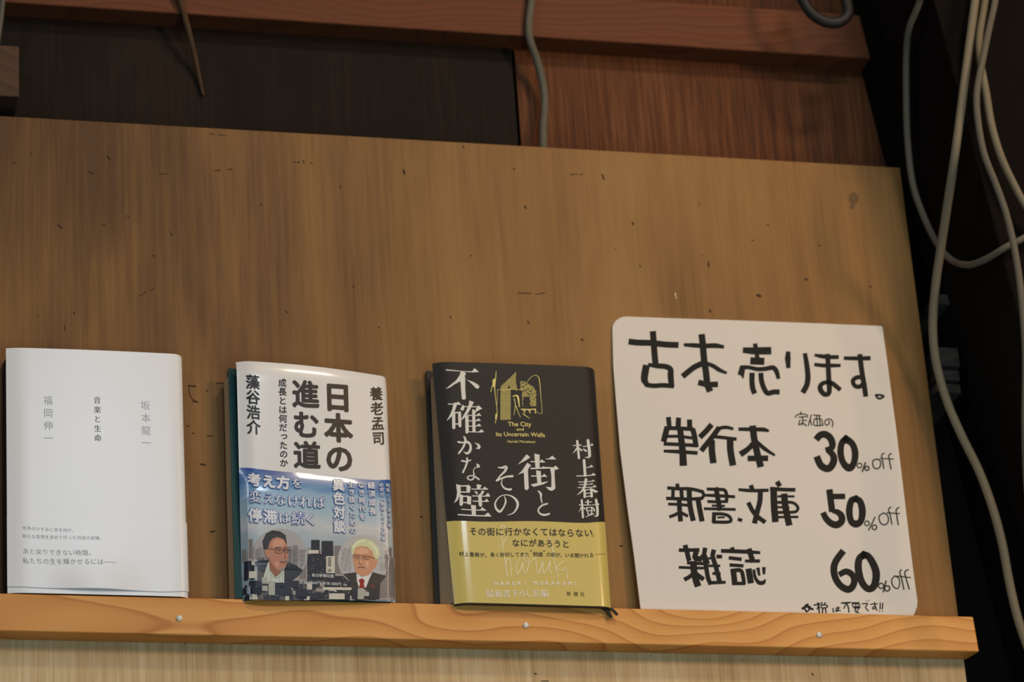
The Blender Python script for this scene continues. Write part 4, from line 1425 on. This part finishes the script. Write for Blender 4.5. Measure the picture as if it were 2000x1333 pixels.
s = Print((1280, 920), 6.667)
s.chisel = 0.12
s.strokes(([(285, 188), (292, 225)], 46), ([(170, 226), (300, 236), (430, 236), (520, 250), (612, 275)], 40), ([(230, 250), (228, 345)], 40), ([(337, 250), (345, 345)], 46), ([(155, 362), (280, 366), (430, 372), (600, 362)], 40), ([(180, 436), (300, 440), (425, 452)], 34),
          ([(310, 380), (315, 500), (326, 640)], 56), ([(310, 548), (240, 582), (195, 598)], 38), ([(335, 548), (412, 588)], 36), ([(440, 250), (445, 400), (465, 530), (488, 632)], 60), ([(612, 275), (630, 320), (605, 360)], 38), ([(557, 385), (580, 520), (604, 638)], 60),
          ([(682, 240), (800, 245), (900, 255), (928, 330), (925, 395)], [36, 38, 40, 42, 40]), ([(635, 320), (800, 326), (1025, 340)], [30, 40, 34]), ([(690, 402), (800, 406), (930, 402)], 34), ([(745, 456), (895, 460)], 26), ([(645, 496), (850, 501), (1032, 506)], 32), ([(792, 240), (820, 400), (840, 500)], 58),
          ([(765, 560), (760, 660)], 48), ([(765, 562), (880, 566), (955, 592), (985, 645), (940, 670), (760, 670)], 38), ([(815, 610), (895, 608)], 22), ([(1088, 636), (1115, 646)], 40),
          ([(1248, 208), (1260, 240)], 52), ([(1095, 248), (1250, 260), (1460, 256)], [34, 42, 38]), ([(1366, 280), (1360, 400), (1330, 520), (1295, 665)], 60), ([(1218, 432), (1270, 530), (1340, 608), (1415, 662)], 52),
          ([(1595, 162), (1610, 185)], 58), ([(1510, 236), (1650, 246), (1805, 250)], 44), ([(1540, 255), (1545, 450), (1560, 640)], 78), ([(1600, 336), (1800, 336)], 26), ([(1590, 415), (1775, 415), (1848, 465), (1850, 512), (1800, 540), (1595, 545)], 34), ([(1600, 476), (1735, 480)], 26),
          ([(1605, 605), (1850, 603)], 28), ([(1677, 330), (1690, 450), (1718, 600), (1738, 685)], 76))
s.build('item_lettering', M['marker'], sign_surf, INK, sign)['label'] = 'second item name, middle line'
s = Print((1560, 930), 8.333)
s.chisel = 0.12
s.stroke([(498, 222), (520, 400), (545, 590)], 94, cap=False).stroke([(548, 338), (755, 336)], 80, cap=False)
s.stroke([(545, 580), (620, 588), (690, 645), (700, 735), (620, 800), (520, 770), (440, 690), (395, 598)], [50, 80, 96, 100, 104, 96, 90, 84], cap=False)
s.stroke([(930, 375), (855, 410), (822, 570), (850, 735), (930, 785), (1010, 735), (1035, 580), (1000, 425), (930, 375)], [96, 96, 98, 92, 108, 92, 104, 96, 96])
s.build('price_lettering', M['marker'], sign_surf, INK, sign)['label'] = 'bold number of the second price line'

s = Print((1290, 1040), 6.667)
s.chisel = 0.12
s.strokes(([(325, 190), (345, 260), (368, 355)], 56), ([(255, 236), (350, 236), (490, 232)], 42), ([(468, 240), (450, 335), (515, 350)], 62), ([(360, 402), (550, 412)], 38), ([(250, 460), (400, 466), (552, 470)], 32), ([(430, 410), (435, 500), (460, 620), (480, 680)], 78),
          ([(430, 540), (370, 588), (325, 612)], 48), ([(470, 552), (545, 606)], 54), ([(578, 225), (570, 300), (592, 450), (620, 600), (648, 665)], 52), ([(565, 310), (598, 395)], 70), ([(690, 250), (680, 320), (720, 450), (768, 640)], 54), ([(745, 320), (785, 320)], 44), ([(560, 360), (700, 330)], 26),
          ([(630, 440), (765, 440)], 30), ([(690, 540), (770, 545)], 34), ([(635, 662), (835, 655)], [42, 34]), ([(805, 246), (950, 250), (1100, 256), (1285, 268)], [44, 48, 46, 34]), ([(935, 218), (945, 250)], 50), ([(905, 338), (1040, 354)], 42), ([(915, 430), (1065, 440)], 40),
          ([(948, 510), (960, 600), (965, 660)], 66), ([(935, 502), (1045, 502), (1078, 600), (1084, 665)], 46), ([(945, 670), (1085, 670)], 40), ([(1158, 240), (1175, 300), (1200, 370)], 62), ([(1112, 378), (1278, 378)], [34, 40]), ([(1150, 505), (1172, 640)], 72),
          ([(1216, 500), (1232, 590), (1282, 660), (1340, 656), (1362, 622)], [34, 36, 46, 50, 16]), ([(1270, 480), (1285, 560)], [42, 26]), ([(1346, 475), (1346, 540)], [44, 28]))
s.build('item_lettering', M['marker'], sign_surf, INK, sign)['label'] = 'third item name, lower line'
s = Print((1560, 1060), 8.333)
s.chisel = 0.12
s.stroke([(728, 138), (640, 250), (582, 360), (572, 480), (610, 610), (690, 715), (800, 768), (880, 715), (905, 600), (850, 510), (760, 478), (655, 530)], [96, 98, 100, 100, 98, 96, 104, 96, 96, 92, 90, 80], cap=False)
s.stroke([(1060, 205), (985, 270), (968, 420), (1010, 610), (1090, 735), (1170, 758), (1238, 680), (1260, 500), (1200, 330), (1125, 225), (1060, 205)], [110, 100, 108, 100, 96, 100, 108, 112, 104, 98, 104])
s.build('price_lettering', M['marker'], sign_surf, INK, sign)['label'] = 'bold number of the third price line'

s = Print((1560, 1060), 8.333)
for pts, w in [([(62, 1078), (100, 1060), (145, 1015)], 42), ([(110, 1030), (175, 1058)], 40), ([(125, 1128), (102, 1095)], 28), ([(188, 1050), (160, 1108), (125, 1132)], 24), ([(165, 1072), (230, 1090)], 34),
               ([(250, 1022), (330, 1012)], 22), ([(300, 990), (345, 1000)], 20), ([(322, 1000), (335, 1160)], 24), ([(320, 1035), (298, 1092)], 20), ([(375, 978), (372, 1008)], 20), ([(432, 985), (412, 1010)], 20),
               ([(362, 1026), (448, 1022), (464, 1058), (372, 1070), (362, 1030)], 19), ([(392, 1072), (385, 1150)], 22), ([(432, 1072), (446, 1150)], 22), ([(555, 1078), (566, 1140)], 20), ([(600, 1076), (665, 1070)], 18),
               ([(636, 1048), (640, 1108), (606, 1126), (612, 1102), (678, 1116)], 18), ([(698, 990), (838, 982)], 24), ([(772, 990), (735, 1078)], 19), ([(776, 988), (806, 1060), (816, 1135)], 22), ([(862, 986), (980, 985)], 19),
               ([(876, 1000), (886, 1050), (985, 1046), (976, 1000), (880, 1000)], 17), ([(922, 985), (926, 1050)], 14), ([(955, 985), (956, 1050)], 14), ([(900, 1070), (1000, 1062)], 19), ([(962, 1052), (912, 1108), (975, 1152)], 19), ([(985, 1070), (932, 1145)], 17),
               ([(1032, 1002), (1120, 1000), (1086, 1060), (1134, 1118)], 19), ([(1100, 946), (1110, 962)], 9), ([(1135, 940), (1145, 956)], 9), ([(1168, 1010), (1280, 1002)], 18),
               ([(1230, 980), (1246, 1060), (1212, 1090), (1202, 1060), (1246, 1050), (1270, 1110)], 18), ([(1326, 988), (1324, 1088)], 20), ([(1366, 992), (1360, 1088)], 21), ([(1310, 1121), (1317, 1124)], 17), ([(1356, 1120), (1364, 1122)], 17)]:
    s.stroke(pts, w)
s.build('footnote_lettering', M['marker'], sign_surf, INK, sign)['label'] = 'small handwritten footnote'

# ------------------------------------------------------------------ cables, stick, post and bits at the edges
def cable(pts, r, name, label, mat, cat='cable', sides=14, group=None, r2=None):
    m = MB()
    m.tube([at_y(*p) for p in pts], [r, r2] if r2 else r, sides)
    return tag(m.build(name, mat, None, True), label, cat, group)


cable([(1042, -60, 0.013), (1038, 0, 0.0140), (1033, 45, 0.0145), (1035, 78, 0.016), (1049, 118, 0.023), (1061, 168, 0.028), (1064, 205, 0.028), (1061, 250, 0.026), (1061, 300, 0.024), (1061, 360, 0.024), (1062, 460, 0.024)], 0.0032,
      'electric_cable', 'grey cable hanging over the beam and behind the middle of the board', M['cable_dim'], group='grey cables')
cable([(343, -40, 0.012), (352, 0, 0.0145), (371, 70, 0.024), (385, 130, 0.034), (397, 186, 0.0378)], 0.0031, 'wooden_stick', 'thin brown stick leaning down the dark wall at upper left', M['stick'], 'stick', 10, r2=0.0012)
cable([(10, -60, 0.010), (5, 0, 0.012), (1, 40, 0.014), (-8, 100, 0.016)], 0.0022, 'electric_cable', 'short grey cable end at the top left corner', M['cable_dim'], group='grey cables')
cable([(1552, -60, -0.03), (1558, -20, -0.032), (1569, 2, -0.034), (1586, 27, -0.036), (1613, 43, -0.038), (1640, 43, -0.04), (1656, 28, -0.042), (1654, 5, -0.044), (1640, -30, -0.046)], 0.0045,
      'rubber_hose', 'dark loop of hose hanging in front of the beam at upper right', M['hose'], 'hose')
POST_F, POST_L = -0.118, 0.12  # depth and lean shaped so the shadow falls on the board's right edge
post_x, post_z = at_y(1958, 500, POST_F)[[0, 2]]
mb = MB()
xa = lambda z: post_x - (z - post_z) * POST_L
z0, z1 = 0.0, 3.4
mb.hexa([(xa(z1), POST_F, z1), (xa(z1) + 0.16, POST_F, z1), (xa(z0) + 0.16, POST_F, z0), (xa(z0), POST_F, z0),
         (xa(z1), WALL_Y + 0.0085, z1), (xa(z1) + 0.16, WALL_Y + 0.0085, z1), (xa(z0) + 0.16, WALL_Y + 0.0085, z0), (xa(z0), WALL_Y + 0.0085, z0)])
post = mb.build('wooden_post', M['post'], bevel=0.002)
tag(post, 'thick dark leaning wooden post behind the cables at the right', 'post')


def beside_post(px, py, gap=0.0):
    """depth of a cable seen at this pixel: just left of the post, or in front of its face"""
    for y in np.arange(0.028, -0.2, -0.001):
        p = at_y(px, py, y)
        if p[0] < xa(p[2]) - 0.006 - gap or y < POST_F - 0.006 - gap:
            return y - (0.004 if y < 0.02 and y > POST_F else 0)
    return -0.13


def hang(pts, r, name, label, mat, gap=0.0, group=None):
    up, dn = pts[0], pts[-1]
    pts = [(up[0] + 30, up[1] - 420)] + list(pts) + ([] if 1000 < dn[1] < 1200 else [(dn[0] + 90, dn[1] + 380 if dn[1] > 500 else dn[1] + 200)])
    Y = [beside_post(x, y, gap) for x, y in pts]
    for _ in range(3):
        Y = [Y[0]] + [min(Y[i], (Y[i - 1] + Y[i] + Y[i + 1]) / 3) for i in range(1, len(Y) - 1)] + [Y[-1]]
    cable([(x, y, d) for (x, y), d in zip(pts, Y)], r, name, label, mat, group=group)


# U-shaped loop, long front cable, and the bundle beside it
hang([(1808, -60), (1797, 0), (1776, 55), (1770, 110), (1770, 200), (1773, 280), (1783, 360), (1803, 420), (1830, 475), (1858, 508), (1890, 518),
       (1925, 507), (1965, 483), (2005, 462), (2080, 410)], 0.0027, 'electric_cable', 'grey cable in a U-shaped loop just right of the board, curving out at right', M['cable_dim'], 0.0, group='grey cables')
hang([(1915, -60), (1905, 0), (1893, 90), (1880, 190), (1867, 290), (1852, 390), (1840, 470), (1827, 560), (1822, 640), (1829, 710), (1850, 785),
       (1880, 855), (1912, 920), (1938, 990), (1957, 1060), (1972, 1140), (1990, 1215), (2020, 1300), (2050, 1380)], 0.0034, 'electric_cable', 'thick grey cable hanging right of the board from top to bottom', M['cable'], 0.020, group='grey cables')
hang([(1930, -60), (1924, 0), (1913, 70), (1914, 115), (1926, 180), (1937, 245), (1955, 305), (1980, 360), (2008, 410), (2080, 520)], 0.0030, 'electric_cable',
      'grey cable splitting from the bundle and swinging out at upper right', M['cable'], 0.012, group='grey cables')
hang([(1952, -60), (1944, 0), (1931, 60), (1920, 115), (1908, 180), (1910, 235), (1922, 300), (1945, 360), (1966, 420), (1984, 500), (1996, 590),
       (2003, 700), (2002, 830), (2006, 950), (2020, 1100)], 0.0027, 'electric_cable', 'thin grey cable running down the right edge of the picture', M['cable_dim'], 0.035, group='grey cables')

# wooden block at the upper left
p0, p1 = at_y(38, 90, 0.004), at_y(37, 189, 0.004)
mb = MB()
mb.box(-0.5, (p0[0] + p1[0]) / 2, 0.004, WALL_Y - 0.0003, p1[2], p0[2])
tag(mb.build('wooden_block', M['block'], bevel=0.001), 'small brown wooden block fixed to the dark wall at left', 'block')

# dark post standing proud of the wall on the right; it shades the edge of the board
# grey timber pieces stacked in the gap between board and post
for (xa, ya, xb, yb, y), lab in (((1836, 574, 1874, 596, -0.010), 'grey wooden offcut in the gap right of the board, topmost piece'),
                                ((1836, 678, 1876, 716, -0.010), 'grey wooden offcut in the gap right of the board, second piece down'),
                                ((1836, 722, 1876, 744, -0.007), 'grey wooden offcut in the gap right of the board, third piece down'),
                                ((1836, 749, 1878, 768, -0.010), 'grey wooden offcut in the gap right of the board, lowest piece')):
    a, b = at_y(xa, ya, y), at_y(xb, yb, y)
    mb = MB()
    mb.box(a[0] - 0.004, b[0], y, WALL_Y + 0.0085, b[2], a[2])
    tag(mb.build('timber_offcut', M['slat'], bevel=0.0008), lab, 'offcut', 'timber offcuts in the gap')
